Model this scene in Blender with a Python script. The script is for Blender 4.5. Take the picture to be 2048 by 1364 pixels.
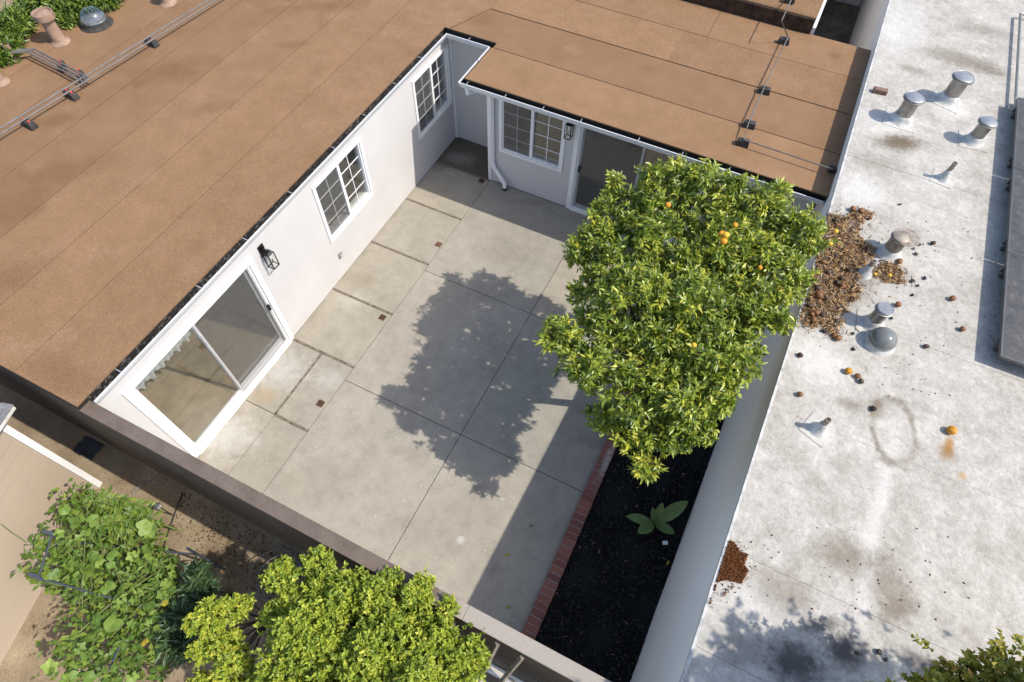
import bpy, bmesh, math, random
import numpy as np
from mathutils import Vector, Matrix
random.seed(7); rng = np.random.default_rng(11)
for o in list(bpy.data.objects): bpy.data.objects.remove(o)
sc = bpy.context.scene
COL = sc.collection
R = math.radians

# ------------------------------------------------------------------ camera
CF, CP = 1220.4, np.array([5.7654, -3.0268, 9.0009])
AZ, PI_, RO = -0.42719, 1.010975, 0.033038
_f = np.array([math.sin(AZ)*math.cos(PI_), math.cos(AZ)*math.cos(PI_), -math.sin(PI_)])
_r = np.array([math.cos(AZ), -math.sin(AZ), 0.0]); _u = np.cross(_r, _f)
_r, _u = math.cos(RO)*_r+math.sin(RO)*_u, -math.sin(RO)*_r+math.cos(RO)*_u
cam = bpy.data.cameras.new('camera'); camo = bpy.data.objects.new('camera', cam); COL.objects.link(camo)
cam.sensor_width = 36; cam.lens = 36*CF/2048; cam.clip_start = 0.1; cam.clip_end = 500
camo.matrix_world = Matrix(((_r[0], _u[0], -_f[0], CP[0]), (_r[1], _u[1], -_f[1], CP[1]), (_r[2], _u[2], -_f[2], CP[2]), (0, 0, 0, 1)))
sc.camera = camo
# ------------------------------------------------------------------ sky, sun, exposure
SUN = Vector((0.80, 0.12, 1.0)).normalized()
EL = math.asin(SUN.z)
w = bpy.data.worlds.new('World'); sc.world = w; w.use_nodes = True
nt = w.node_tree; bg = nt.nodes['Background']; bg.inputs['Strength'].default_value = 0.15
sky = nt.nodes.new('ShaderNodeTexSky'); sky.sky_type = 'NISHITA'; sky.sun_disc = False
sky.sun_elevation = EL; sky.sun_rotation = math.atan2(SUN.x, SUN.y); sky.air_density = 1.0; sky.dust_density = 1.5
nt.links.new(sky.outputs[0], bg.inputs['Color'])
sl = bpy.data.lights.new('sun', 'SUN'); sl.energy = 3.1; sl.angle = R(0.55); sl.color = (1, 0.935, 0.83)
so = bpy.data.objects.new('sun', sl); COL.objects.link(so); so.location = (20, 5, 30)
so.rotation_euler = (-SUN).to_track_quat('-Z', 'Y').to_euler()
sc.view_settings.view_transform = 'Standard'; sc.view_settings.look = 'None'
sc.view_settings.exposure = 0.72; sc.view_settings.gamma = 1.0
try: sc.view_settings.use_curve_mapping = False
except Exception: pass

def at(px, py, z=None, x=None, y=None):
    """photo measurement (2048 wide) -> the world point on a known plane"""
    d = (px-1024)/CF*_r - (py-682)/CF*_u + _f
    if z is not None: t = (z-CP[2])/d[2]
    elif x is not None: t = (x-CP[0])/d[0]
    else: t = (y-CP[1])/d[1]
    return CP + t*d

# ------------------------------------------------------------------ material helpers
class NT:
    def __init__(s, name):
        s.m = bpy.data.materials.new(name); s.m.use_nodes = True
        s.t = s.m.node_tree; s.b = s.t.nodes['Principled BSDF']; s.out = s.t.nodes['Material Output']
        s._pos = None
    def n(s, typ, **kw):
        nd = s.t.nodes.new('ShaderNode'+typ)
        for k, v in kw.items(): setattr(nd, k, v)
        return nd
    def l(s, a, b): s.t.links.new(a, b)
    def pos(s):
        if s._pos is None: s._pos = s.n('NewGeometry').outputs['Position']
        return s._pos
    def vec(s, scale=(1, 1, 1), rot=(0, 0, 0), loc=(0, 0, 0)):
        m = s.n('Mapping'); m.inputs['Scale'].default_value = scale; m.inputs['Rotation'].default_value = rot; m.inputs['Location'].default_value = loc
        s.l(s.pos(), m.inputs['Vector']); return m.outputs[0]
    def noise(s, scale, detail=3, rough=0.55, vec=None, dist=0.0):
        q = s.n('TexNoise'); q.inputs['Scale'].default_value = scale; q.inputs['Detail'].default_value = detail
        q.inputs['Roughness'].default_value = rough; q.inputs['Distortion'].default_value = dist
        s.l(vec if vec is not None else s.pos(), q.inputs['Vector']); return q.outputs['Fac']
    def ramp(s, fac, stops):
        q = s.n('ValToRGB'); e = q.color_ramp.elements
        while len(e) < len(stops): e.new(0.5)
        for i, (p, c) in enumerate(stops):
            e[i].position = p; c = c if hasattr(c, '__len__') else (c, c, c); e[i].color = (*c, 1)
        s.l(fac, q.inputs[0]); return q.outputs[0]
    def mix(s, fac, a, b, mode='MIX'):
        q = s.n('Mix', data_type='RGBA', blend_type=mode)
        for sock, v in ((q.inputs[0], fac), (q.inputs[6], a), (q.inputs[7], b)):
            if hasattr(v, 'is_linked') or hasattr(v, 'node'): s.l(v, sock)
            elif hasattr(v, '__len__'): sock.default_value = (*v, 1)
            else: sock.default_value = v
        return q.outputs[2]
    def math(s, op, a, b=0.0, clamp=False):
        q = s.n('Math', operation=op); q.use_clamp = clamp
        for sock, v in ((q.inputs[0], a), (q.inputs[1], b)):
            if hasattr(v, 'node'): s.l(v, sock)
            else: sock.default_value = v
        return q.outputs[0]
    def maprange(s, v, a, b, c=0.0, d=1.0, smooth=True):
        q = s.n('MapRange'); q.interpolation_type = 'SMOOTHSTEP' if smooth else 'LINEAR'
        s.l(v, q.inputs[0])
        for i, x in enumerate((a, b, c, d)): q.inputs[i+1].default_value = x
        return q.outputs[0]
    def spot(s, cx, cy, rx, ry, ang=0.0, soft=0.5, wob=0.35, nz=None, ring=None):
        """0..1 blot of its own shape at a place on a flat surface"""
        m = s.n('Mapping', vector_type='TEXTURE'); m.inputs['Location'].default_value = (cx, cy, 0); m.inputs['Rotation'].default_value = (0, 0, ang)
        m.inputs['Scale'].default_value = (rx, ry, 1000.0)
        s.l(s.pos(), m.inputs['Vector'])
        ln = s.n('VectorMath', operation='LENGTH'); s.l(m.outputs[0], ln.inputs[0])
        d = ln.outputs['Value']
        if nz is not None: d = s.math('ADD', d, s.math('MULTIPLY', s.math('SUBTRACT', nz, 0.5), 2*wob))
        if ring: return s.math('MULTIPLY', s.maprange(s.math('ABSOLUTE', s.math('SUBTRACT', d, 1.0)), 0.0, ring, 1.0, 0.0), s.maprange(s.noise(3.2, 5, 0.7, vec=s.vec(loc=(2, 7, 0))), 0.34, 0.56, 0.35, 1.0))
        return s.maprange(d, 1.0-soft, 1.0+soft*0.4, 1.0, 0.0)
    def bump(s, h, strength=0.3, dist=0.01):
        q = s.n('Bump'); q.inputs['Strength'].default_value = strength; q.inputs['Distance'].default_value = dist
        s.l(h, q.inputs['Height']); s.l(q.outputs[0], s.b.inputs['Normal'])
    def col(s, v):
        if hasattr(v, 'node'): s.l(v, s.b.inputs['Base Color'])
        else: s.b.inputs['Base Color'].default_value = (*v, 1)
    def set(s, rough=0.8, metal=0.0, spec=0.5):
        s.b.inputs['Roughness'].default_value = rough; s.b.inputs['Metallic'].default_value = metal
        s.b.inputs['Specular IOR Level'].default_value = spec; return s

def plain(name, c, rough=0.6, metal=0.0, var=0.12, scale=6.0, bump=0.0, bscale=60, spec=0.4, speck=None):
    s = NT(name); s.set(rough, metal, spec)
    nz = s.noise(scale, 5, 0.65)
    lo = tuple(max(0, x*(1-var*1.6)) for x in c); hi = tuple(min(1, x*(1+var)) for x in c)
    v = s.ramp(nz, [(0.3, lo), (0.7, hi)])
    if speck:
        sp = s.noise(speck[0], 2, 0.5)
        v = s.mix(s.maprange(sp, speck[1], speck[1]+0.05), v, speck[2])
    s.col(v)
    if bump: s.bump(s.noise(bscale, 4, 0.6), bump, 0.006)
    return s.m

M = {}
# brown granulated roll roofing
s = NT('brown_roofing'); s.set(0.95, 0, 0.2)
big = s.noise(0.55, 4, 0.6); med = s.noise(2.6, 5, 0.65); fine = s.noise(70, 3, 0.7); fine2 = s.noise(210, 2, 0.6)
c = s.ramp(big, [(0.28, (0.200, 0.117, 0.061)), (0.72, (0.252, 0.150, 0.084))])
c = s.mix(0.35, c, s.ramp(med, [(0.3, (0.175, 0.10, 0.05)), (0.7, (0.28, 0.168, 0.10))]))
oi = s.n('ObjectInfo').outputs['Random']
c = s.mix(1.0, c, s.ramp(oi, [(0, 0.90), (1, 1.06)]), 'MULTIPLY')
c = s.mix(s.math('MULTIPLY', s.maprange(s.noise(0.9, 7, 0.72, vec=s.vec(loc=(5, 3, 0))), 0.52, 0.74), 0.3), c, (0.125, 0.068, 0.028))
c = s.mix(s.math('MULTIPLY', s.maprange(s.noise(1.4, 6, 0.7, vec=s.vec(loc=(15, 23, 0))), 0.55, 0.75), 0.4), c, (0.30, 0.195, 0.125))
for (px, py, rx, ry, a, k) in [(345, 140, .8, .35, .9, .5), (430, 215, .5, .2, .8, .35), (120, 345, .9, .3, .9, .45), (30, 420, .5, .35, 1.2, .5), (590, 90, .22, .15, .8, .4),
                               (640, 15, .9, .3, .6, .45), (860, 110, .35, .2, .5, .25), (10, 560, .5, .3, 1.2, .45), (115, 240, .35, .2, 1, .45), (960, 35, .4, .3, 0, .25), (150, 760, .7, .25, 0.2, .35), (1670, 110, .12, .1, 0, .4)]:
    p = at(px, py, z=2.6)
    c = s.mix(s.math('MULTIPLY', s.spot(p[0], p[1], rx, ry, a, 0.8, 0.5, med), k*.75), c, (0.10, 0.054, 0.022))
c = s.mix(0.9, c, s.ramp(fine, [(0.3, 0.62), (0.5, 1.0), (0.7, 1.4)]), 'MULTIPLY')
c = s.mix(0.8, c, s.ramp(fine2, [(0.25, 0.72), (0.75, 1.28)]), 'MULTIPLY')
s.col(c); s.bump(s.math('ADD', s.math('MULTIPLY', fine2, 0.35), s.math('MULTIPLY', s.noise(2.2, 3, 0.5), 2.0)), 0.5, 0.012); M['roof'] = s.m
M['painted_shade_face'] = plain('painted_shade_brown', (0.05, 0.028, 0.016), 0.95, 0, 0.5, 7)  # dark brown standing in for the shade on the raised roof's front face
M['tar'] = plain('black_tar', (0.022, 0.019, 0.017), 0.7, 0, 0.3, 20)
M['gutter_in'] = plain('black_flashing_with_grit', (0.02, 0.019, 0.02), 0.75, 0, 0.3, 8, 0.3, 80, 0.3, (28, 0.56, (0.10, 0.095, 0.09)))

# patio concrete
def concrete(name, base, tint, white=0.25):
    s = NT(name); s.set(0.85, 0, 0.25)
    big = s.noise(0.9, 5, 0.6, dist=0.4); med = s.noise(4.5, 6, 0.7); fine = s.noise(60, 3, 0.65); mic = s.noise(260, 2, 0.6)
    lo = tuple(x*0.78 for x in base); hi = tuple(x*1.12 for x in base)
    c = s.ramp(big, [(0.3, lo), (0.7, hi)])
    c = s.mix(0.45, c, s.ramp(med, [(0.3, tuple(x*0.62 for x in tint)), (0.52, tint), (0.72, tuple(x*1.2 for x in tint))]))
    oi = s.n('ObjectInfo').outputs['Random']
    c = s.mix(1.0, c, s.ramp(oi, [(0, (0.93, 0.94, 0.93)), (0.5, (1.0, 1.0, 1.0)), (1, (1.05, 1.03, 0.99))]), 'MULTIPLY')
    c = s.mix(0.8, c, s.ramp(fine, [(0.3, 0.74), (0.7, 1.2)]), 'MULTIPLY')
    c = s.mix(0.8, c, s.ramp(mic, [(0.3, 0.74), (0.7, 1.22)]), 'MULTIPLY')
    v = s.n('TexVoronoi'); v.inputs['Scale'].default_value = 7.0; s.l(s.pos(), v.inputs['Vector'])
    gate = s.maprange(s.noise(1.7, 2), 0.5, 0.62)
    fl = s.math('MULTIPLY', s.maprange(v.outputs['Distance'], 0.035, 0.10, 1, 0), gate)
    c = s.mix(s.math('MULTIPLY', fl, 0.75), c, (0.62, 0.61, 0.58))
    blot = s.maprange(s.noise(1.3, 6, 0.75, vec=s.vec(loc=(3, 9, 0))), 0.60, 0.78)
    c = s.mix(s.math('MULTIPLY', blot, white*1.3), c, (0.50, 0.49, 0.47))
    dk = s.maprange(s.noise(2.1, 6, 0.7, vec=s.vec(loc=(31, 5, 0))), 0.60, 0.75)
    c = s.mix(s.math('MULTIPLY', dk, 0.35), c, (0.13, 0.12, 0.09))
    return s, c, med
s, c, med = concrete('patio_concrete', (0.342, 0.315, 0.268), (0.306, 0.279, 0.230), 0.16)
for (px, py, r, k) in [(921, 1080, .07, .5), (1005, 998, .04, .3), (1270, 905, .3, .2)]:
    p = at(px, py, z=0); c = s.mix(s.math('MULTIPLY', s.spot(p[0], p[1], r, r*.8, 0.5, 0.9, 1.4, s.noise(20, 5, .7)), k), c, (0.62, 0.61, 0.6))
for (px, py, rx, ry, k) in [(830, 905, .35, .2, .3), (1000, 510, .5, .3, .25), (1190, 880, .5, .15, .35), (620, 960, .8, .4, .2), (1060, 405, .5, .12, .45), (1230, 830, .6, .25, .4)]:
    p = at(px, py, z=0); c = s.mix(s.math('MULTIPLY', s.spot(p[0], p[1], rx, ry, 0.4, 0.9, 0.6, med), k), c, (0.17, 0.15, 0.11))
s.col(c); s.bump(s.noise(140, 3), 0.25, 0.004); M['conc'] = s.m
s, c, med = concrete('old_strip_concrete', (0.335, 0.308, 0.258), (0.292, 0.268, 0.218), 0.30)
for (px, py, r, k, cc) in [(560, 740, .6, .42, (0.55, 0.54, 0.52)), (450, 870, .55, .42, (0.55, 0.55, 0.54)), (660, 760, .3, .28, (0.52, 0.52, 0.5)), (530, 790, .25, .5, (0.33, 0.23, 0.13)), (700, 600, .3, .35, (0.5, 0.47, 0.42)),
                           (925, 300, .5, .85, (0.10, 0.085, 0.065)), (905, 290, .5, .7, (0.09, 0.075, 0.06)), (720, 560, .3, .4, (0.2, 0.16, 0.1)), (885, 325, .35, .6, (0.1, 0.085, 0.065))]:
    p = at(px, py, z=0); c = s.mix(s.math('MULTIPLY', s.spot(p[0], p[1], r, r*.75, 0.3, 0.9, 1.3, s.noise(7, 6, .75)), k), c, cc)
ex = s.n('SeparateXYZ'); s.l(s.pos(), ex.inputs[0])
edge = s.math('MULTIPLY', s.maprange(s.math('ADD', ex.outputs[0], s.math('MULTIPLY', s.noise(5, 5, .7), .35)), .12, .36, 1, 0), s.maprange(s.noise(2.2, 5, .7, vec=s.vec(loc=(9, 1, 0))), .38, .62))
c = s.mix(s.math('MULTIPLY', edge, .6), c, (0.17, 0.145, 0.10))
s.col(c); s.bump(s.noise(140, 3), 0.25, 0.004); M['conc2'] = s.m
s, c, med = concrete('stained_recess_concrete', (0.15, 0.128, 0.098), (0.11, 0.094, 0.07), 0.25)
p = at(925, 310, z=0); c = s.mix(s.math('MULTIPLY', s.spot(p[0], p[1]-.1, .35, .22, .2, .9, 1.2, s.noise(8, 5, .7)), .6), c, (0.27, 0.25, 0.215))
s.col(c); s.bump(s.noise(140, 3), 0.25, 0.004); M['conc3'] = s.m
M['joint'] = plain('dark_joint_fill', (0.07, 0.065, 0.055), 0.95, 0, 0.3, 12)
M['strip'] = plain('weathered_redwood_divider', (0.215, 0.17, 0.13), 0.9, 0, 0.45, 14, 0.4, 120)
M['rust'] = plain('rusty_grate', (0.17, 0.09, 0.05), 0.8, 0.2, 0.5, 40, 0.3, 90)
M['hole'] = plain('grate_dark', (0.02, 0.018, 0.015), 0.9)

def stucco(name, c, lap=0.0):
    s = NT(name); s.set(0.9, 0, 0.2)
    n1 = s.noise(1.2, 4, 0.6); n2 = s.noise(90, 3, 0.6)
    v = s.ramp(n1, [(0.3, tuple(x*0.94 for x in c)), (0.7, tuple(min(1, x*1.03) for x in c))])
    v = s.mix(0.6, v, s.ramp(n2, [(0.3, 0.94), (0.7, 1.04)]), 'MULTIPLY')
    s.col(v); s.bump(s.noise(110, 4, 0.7), 0.35, 0.006); return s.m
M['stucco'] = stucco('white_stucco', (0.575, 0.56, 0.553))
M['tan_siding'] = stucco('tan_siding_paint', (0.40, 0.325, 0.25))
M['white'] = plain('white_trim_paint', (0.80, 0.80, 0.80), 0.45, 0, 0.03, 3, spec=0.5)
M['gutter'] = plain('white_gutter_enamel', (0.66, 0.675, 0.70), 0.35, 0, 0.05, 2, spec=0.5)
M['strap'] = plain('grey_strap', (0.42, 0.42, 0.43), 0.5, 0.3)
M['black'] = plain('black_lamp_metal', (0.018, 0.018, 0.02), 0.4, 0.6, 0.2)
M['screen_frame'] = plain('grey_screen_frame', (0.5, 0.5, 0.5), 0.5)
M['floor_in'] = plain('oak_vinyl_plank', (0.50, 0.39, 0.255), 0.55, 0, 0.2, 3.0, spec=0.3)
M['wall_in'] = plain('interior_paint', (0.55, 0.52, 0.46), 0.9, 0, 0.04)
M['bulb'] = plain('bulb_glass', (0.85, 0.85, 0.82), 0.15)
M['steelbox'] = plain('grey_steel_plate', (0.33, 0.34, 0.35), 0.45, 0.7, 0.1)
M['curtain'] = plain('white_blind_fabric', (0.72, 0.72, 0.74), 0.8, 0, 0.05)
def glass(name, tint=0.85, k=2.0, rough=0.0):
    s = NT(name); s.t.nodes.remove(s.b)
    tr = s.n('BsdfTransparent'); tr.inputs[0].default_value = (tint, tint*1.01, tint*0.99, 1)
    gl = s.n('BsdfGlossy'); gl.inputs['Roughness'].default_value = rough; gl.inputs[0].default_value = (0.95, 0.97, 1, 1)
    fr = s.n('Fresnel'); s.l(s.maprange(s.n('NewGeometry').outputs['Backfacing'], 0, 1, 1.5, 1/1.5, False), fr.inputs[0])
    mx = s.n('MixShader'); s.l(s.math('MULTIPLY', fr.outputs[0], k, True), mx.inputs[0]); s.l(tr.outputs[0], mx.inputs[1]); s.l(gl.outputs[0], mx.inputs[2])
    s.l(mx.outputs[0], s.out.inputs[0]); return s.m
M['glass'] = glass('window_glass'); M['lampglass'] = glass('lantern_glass', 0.95, 1.0); M['acrylic'] = glass('clear_acrylic', 0.88, 3.0, 0.05)
def meshscreen(name, f):
    s = NT(name); s.t.nodes.remove(s.b)
    tr = s.n('BsdfTransparent'); df = s.n('BsdfDiffuse'); df.inputs[0].default_value = (0.15, 0.15, 0.15, 1)
    mx = s.n('MixShader'); mx.inputs[0].default_value = f; s.l(tr.outputs[0], mx.inputs[1]); s.l(df.outputs[0], mx.inputs[2]); s.l(mx.outputs[0], s.out.inputs[0]); return s.m
M['insect'] = meshscreen('insect_screen', 0.42)

# white elastomeric roof
ZR = 2.9
s = NT('white_coated_roof'); s.set(0.75, 0, 0.3)
big = s.noise(0.8, 5, 0.6, dist=0.5); med = s.noise(3.6, 6, 0.7); fine = s.noise(19, 7, 0.75, dist=0.8); mic = s.noise(120, 3, 0.6)
c = s.ramp(big, [(0.3, (0.36, 0.335, 0.295)), (0.7, (0.45, 0.425, 0.385))])
c = s.mix(0.48, c, s.ramp(med, [(0.3, (0.21, 0.188, 0.155)), (0.48, (0.37, 0.348, 0.312)), (0.68, (0.56, 0.54, 0.50))]))
c = s.mix(0.75, c, s.ramp(fine, [(0.3, 0.66), (0.5, 1.0), (0.7, 1.3)]), 'MULTIPLY')
c = s.mix(0.7, c, s.ramp(mic, [(0.3, 0.8), (0.7, 1.15)]), 'MULTIPLY')
specks = s.maprange(s.noise(34, 3, 0.6, vec=s.vec(loc=(7, 2, 0))), 0.71, 0.76)
c = s.mix(s.math('MULTIPLY', specks, 0.65), c, (0.06, 0.05, 0.04))
blotn = s.noise(11, 7, 0.8)
def blot(px, py, rx, ry, a, k, cc, soft=.8, wob=.6, ring=None):
    global c
    p = at(px, py, z=ZR); c = s.mix(s.math('MULTIPLY', s.spot(p[0], p[1], rx, ry, a, soft, wob*1.5, med if ring else blotn, ring), min(1, k*(.75 if cc is W_ else 1.35))), c, cc)
W_ = (0.61, 0.60, 0.575); BR = (0.135, 0.105, 0.07); DK = (0.07, 0.065, 0.065)
for a in [(1800, 50, .5, 1.3, .0, .5, W_), (1790, 250, .5, .5, 0, .6, W_), (1900, 215, .35, .35, 0, .6, W_), (1720, 385, .35, .5, 0, .6, W_), (1760, 520, .4, .3, 0, .7, W_), (1690, 545, .2, .16, 0, .8, W_), (1740, 660, .3, .25, 0, .7, W_), (1640, 720, .4, .35, 0, .7, W_), (1880, 365, .25, .2, 0, .6, W_),
          (1635, 865, .2, .2, 0, .7, W_), (1765, 980, .09, .9, -.06, .6, W_), (1735, 1150, .1, .5, .1, .6, W_), (1500, 1190, .5, .2, 0, .5, W_), (1950, 275, .3, .25, 0, .5, W_),
          (1800, 285, .42, .22, .5, .75, BR), (1920, 120, .7, .3, 0, .45, BR), (1960, 60, .6, .25, .2, .3, BR), (1980, 140, .3, .2, 0, .4, BR), (1760, 330, .5, .25, .3, .3, BR), (1830, 140, .3, .14, 0, .3, BR), (1690, 1110, .35, .2, .3, .45, BR), (1780, 1170, .25, .35, .3, .45, BR), (1560, 1180, .35, .25, .3, .35, BR), (1790, 1220, .3, .12, .9, .4, BR), (1700, 810, .15, .1, 0, .4, BR),
          (1590, 1325, .32, .22, .2, .95, DK), (1690, 1300, .22, .18, .3, .75, DK), (1640, 1250, .25, .08, .6, .6, DK), (1480, 1300, .3, .15, .4, .35, DK), (1850, 1330, .3, .1, 0, .6, DK),
          (1690, 540, .42, .62, .15, .55, (0.13, 0.105, 0.08)), (1780, 545, .3, .14, .3, .5, (0.14, 0.11, 0.08)), (1590, 620, .12, .3, 0, .7, (0.16, 0.1, 0.06))]:
    blot(*a)
blot(1787, 862, .23, .40, .15, .6, (0.16, 0.13, 0.095), ring=.24, wob=.2)
blot(1755, 815, .1, .16, .1, .5, (0.16, 0.12, 0.08))
blot(1897, 893, .05, .13, -.1, .95, (0.33, 0.16, 0.03), wob=.9); blot(1893, 905, .11, .11, 0, .5, (0.22, 0.125, 0.045)); blot(1925, 952, .05, .05, 0, .5, (0.4, 0.24, 0.1))
c = s.mix(s.math('MULTIPLY', s.maprange(s.noise(5.5, 6, 0.8, vec=s.vec(loc=(1, 44, 0))), 0.62, 0.8), 0.45), c, (0.22, 0.18, 0.13))
s.col(c); s.bump(s.noise(9, 6, 0.7), 0.5, 0.03); M['wroof'] = s.m
s = NT('white_wall_paint'); s.set(0.8, 0, 0.25)
st = s.noise(2.0, 6, 0.65, vec=s.vec(scale=(1, 0.3, 0.8)))
c = s.ramp(st, [(0.3, (0.70, 0.665, 0.62)), (0.7, (0.77, 0.735, 0.685))])
c = s.mix(s.maprange(s.noise(2.4, 7, 0.75, vec=s.vec(scale=(1, 0.35, 1.2))), 0.62, 0.82), c, (0.50, 0.465, 0.42))
s.col(c); s.bump(s.noise(50, 3), 0.15, 0.004); M['wwall'] = s.m
s = NT('galvanised_steel'); s.set(0.42, 0.75, 0.5)
c = s.ramp(s.noise(9, 5, 0.65), [(0.3, (0.20, 0.19, 0.17)), (0.7, (0.40, 0.385, 0.36))]); s.col(c); M['galv'] = s.m
s = NT('galvanised_cap'); s.set(0.42, 0.55, 0.5)
c = s.ramp(s.noise(14, 4, 0.6), [(0.3, (0.24, 0.245, 0.26)), (0.7, (0.36, 0.365, 0.385))]); s.col(c); M['galvcap'] = s.m
s = NT('rusty_galvanised'); s.set(0.6, 0.5, 0.4)
c = s.ramp(s.noise(13, 5, 0.7), [(0.3, (0.20, 0.15, 0.11)), (0.7, (0.42, 0.38, 0.33))]); s.col(c); M['galvold'] = s.m
M['coat'] = plain('white_roof_coating', (0.50, 0.495, 0.48), 0.7, 0, 0.25, 9, 0.4, 40)
M['pipeblk'] = plain('black_vent_pipe', (0.03, 0.03, 0.03), 0.6)
M['smoke'] = plain('grey_acrylic_dome', (0.16, 0.165, 0.16), 0.12, 0, 0.08, spec=0.6)
M['brownvent'] = plain('brown_painted_vent', (0.30, 0.20, 0.145), 0.8, 0, 0.2, 12)
M['conduit'] = plain('grey_emt_conduit', (0.21, 0.19, 0.175), 0.5, 0.5, 0.15, 10)
M['rubber'] = plain('black_rubber_block', (0.045, 0.042, 0.04), 0.85, 0, 0.35, 15, 0.3, 70)
M['red'] = plain('red_clamp', (0.5, 0.08, 0.06), 0.6)
s = NT('dusty_solar_glass'); s.set(0.32, 0, 0.6)
d = s.noise(7, 6, 0.75); d2 = s.noise(60, 3, 0.6)
c = s.ramp(d, [(0.3, (0.03, 0.028, 0.028)), (0.55, (0.055, 0.052, 0.05)), (0.75, (0.12, 0.113, 0.105))])
c = s.mix(0.8, c, s.ramp(d2, [(0.3, 0.6), (0.7, 1.4)]), 'MULTIPLY'); s.col(c)
s.l(s.ramp(d, [(0.3, 0.35), (0.7, 0.65)]), s.b.inputs['Roughness']); M['solar'] = s.m
M['alu'] = plain('anodised_frame', (0.13, 0.13, 0.135), 0.45, 0.6)
# fence
s = NT('weathered_brown_boards'); s.set(0.9, 0, 0.2)
g = s.noise(5, 6, 0.75, vec=s.vec(scale=(0.7, 1, 9)))
c = s.ramp(g, [(0.3, (0.03, 0.023, 0.018)), (0.5, (0.12, 0.093, 0.07)), (0.75, (0.23, 0.185, 0.145))])
s.col(c); s.bump(g, 0.5, 0.01); M['fence'] = s.m
s = NT('brown_grey_cap_paint'); s.set(0.7, 0, 0.3)
g = s.noise(3.5, 6, 0.7); big = s.n('SeparateXYZ'); s.l(s.pos(), big.inputs[0])
c = s.ramp(g, [(0.3, (0.10, 0.074, 0.058)), (0.7, (0.155, 0.122, 0.10))])
c = s.mix(s.maprange(s.math('ADD', big.outputs[0], s.math('MULTIPLY', g, 0.8)), 5.0, 5.45), c, (0.31, 0.275, 0.235))
c = s.mix(0.6, c, s.ramp(s.noise(60, 3), [(0.3, 0.85), (0.7, 1.12)]), 'MULTIPLY'); s.col(c); s.bump(g, 0.2, 0.006); M['cap'] = s.m
M['oldwood'] = plain('bare_grey_lumber', (0.27, 0.235, 0.19), 0.9, 0, 0.35, 12, 0.4, 60)
M['whitewood'] = plain('white_painted_lumber', (0.62, 0.60, 0.57), 0.8, 0, 0.2, 8)
# brick, mulch, soil
s = NT('red_brick'); s.set(0.85, 0, 0.2)
oi = s.n('ObjectInfo').outputs['Random']
c = s.ramp(oi, [(0, (0.17, 0.072, 0.058)), (0.35, (0.225, 0.088, 0.066)), (0.7, (0.26, 0.108, 0.078)), (1, (0.215, 0.10, 0.085))])
c = s.mix(0.7, c, s.ramp(s.noise(30, 5, 0.7), [(0.3, 0.75), (0.7, 1.2)]), 'MULTIPLY')
p = at(1210, 920, z=.1); c = s.mix(s.math('MULTIPLY', s.spot(p[0]+.03, p[1], .06, .3, 0, .9, 1.0, s.noise(18, 4, .7)), 0.7), c, (0.5, 0.45, 0.43))
s.col(c); s.bump(s.noise(70, 4), 0.4, 0.004); M['brick'] = s.m
M['mortar'] = plain('pale_mortar', (0.42, 0.36, 0.325), 0.95, 0, 0.15, 20)
M['soil'] = plain('black_soil', (0.012, 0.011, 0.011), 1.0, 0, 0.4, 25, 0.6, 40)
def tintmat(name, stops, rough=0.9, spec=0.2, trans=0.0, bump=0):
    s = NT(name); s.set(rough, 0, spec)
    a = s.n('Attribute'); a.attribute_name = 'tint'; c = s.ramp(a.outputs['Fac'], stops); s.col(c)
    if trans:
        tl = s.n('BsdfTranslucent'); s.l(s.mix(1.0, c, (1.25, 1.15, 0.6), 'MULTIPLY'), tl.inputs[0])
        mx = s.n('MixShader'); mx.inputs[0].default_value = trans; s.l(s.b.outputs[0], mx.inputs[1]); s.l(tl.outputs[0], mx.inputs[2]); s.l(mx.outputs[0], s.out.inputs[0])
    return s.m
M['mulch'] = tintmat('black_mulch_chips', [(0, (0.006, 0.006, 0.006)), (0.6, (0.017, 0.016, 0.016)), (0.985, (0.055, 0.05, 0.048)), (0.993, (0.22, 0.15, 0.085)), (1, (0.36, 0.27, 0.17))], 0.8, 0.3)
M['litter'] = tintmat('dry_leaf_litter', [(0, (0.05, 0.032, 0.02)), (0.35, (0.15, 0.078, 0.036)), (0.6, (0.32, 0.17, 0.075)), (0.8, (0.45, 0.30, 0.15)), (1, (0.60, 0.45, 0.26))], 0.85, 0.2)
M['grit'] = tintmat('pebbles_and_scraps', [(0, (0.10, 0.075, 0.05)), (0.6, (0.22, 0.17, 0.115)), (0.9, (0.40, 0.34, 0.26)), (1, (0.62, 0.58, 0.5))], 0.95, 0.1)
M['redsoil'] = tintmat('crumbly_red_soil', [(0, (0.09, 0.035, 0.014)), (0.6, (0.19, 0.075, 0.03)), (1, (0.30, 0.14, 0.06))], 1.0, 0.05)
s = NT('bare_dirt'); s.set(1.0, 0, 0.1)
c = s.ramp(s.noise(1.6, 6, 0.65), [(0.3, (0.17, 0.125, 0.08)), (0.7, (0.33, 0.265, 0.18))]); c = s.mix(0.8, c, s.ramp(s.noise(45, 4, 0.7), [(0.3, 0.7), (0.7, 1.25)]), 'MULTIPLY')
s.col(c); s.bump(s.noise(30, 5, 0.7), 0.5, 0.02); M['dirt'] = s.m
M['wood_trunk'] = plain('citrus_bark', (0.10, 0.075, 0.055), 0.95, 0, 0.35, 14, 0.5, 40)
M['citrus'] = tintmat('citrus_leaf', [(0, (0.05, 0.09, 0.014)), (0.3, (0.145, 0.215, 0.025)), (0.7, (0.34, 0.40, 0.05)), (1, (0.62, 0.58, 0.07))], 0.36, 0.6, 0.3)
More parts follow.
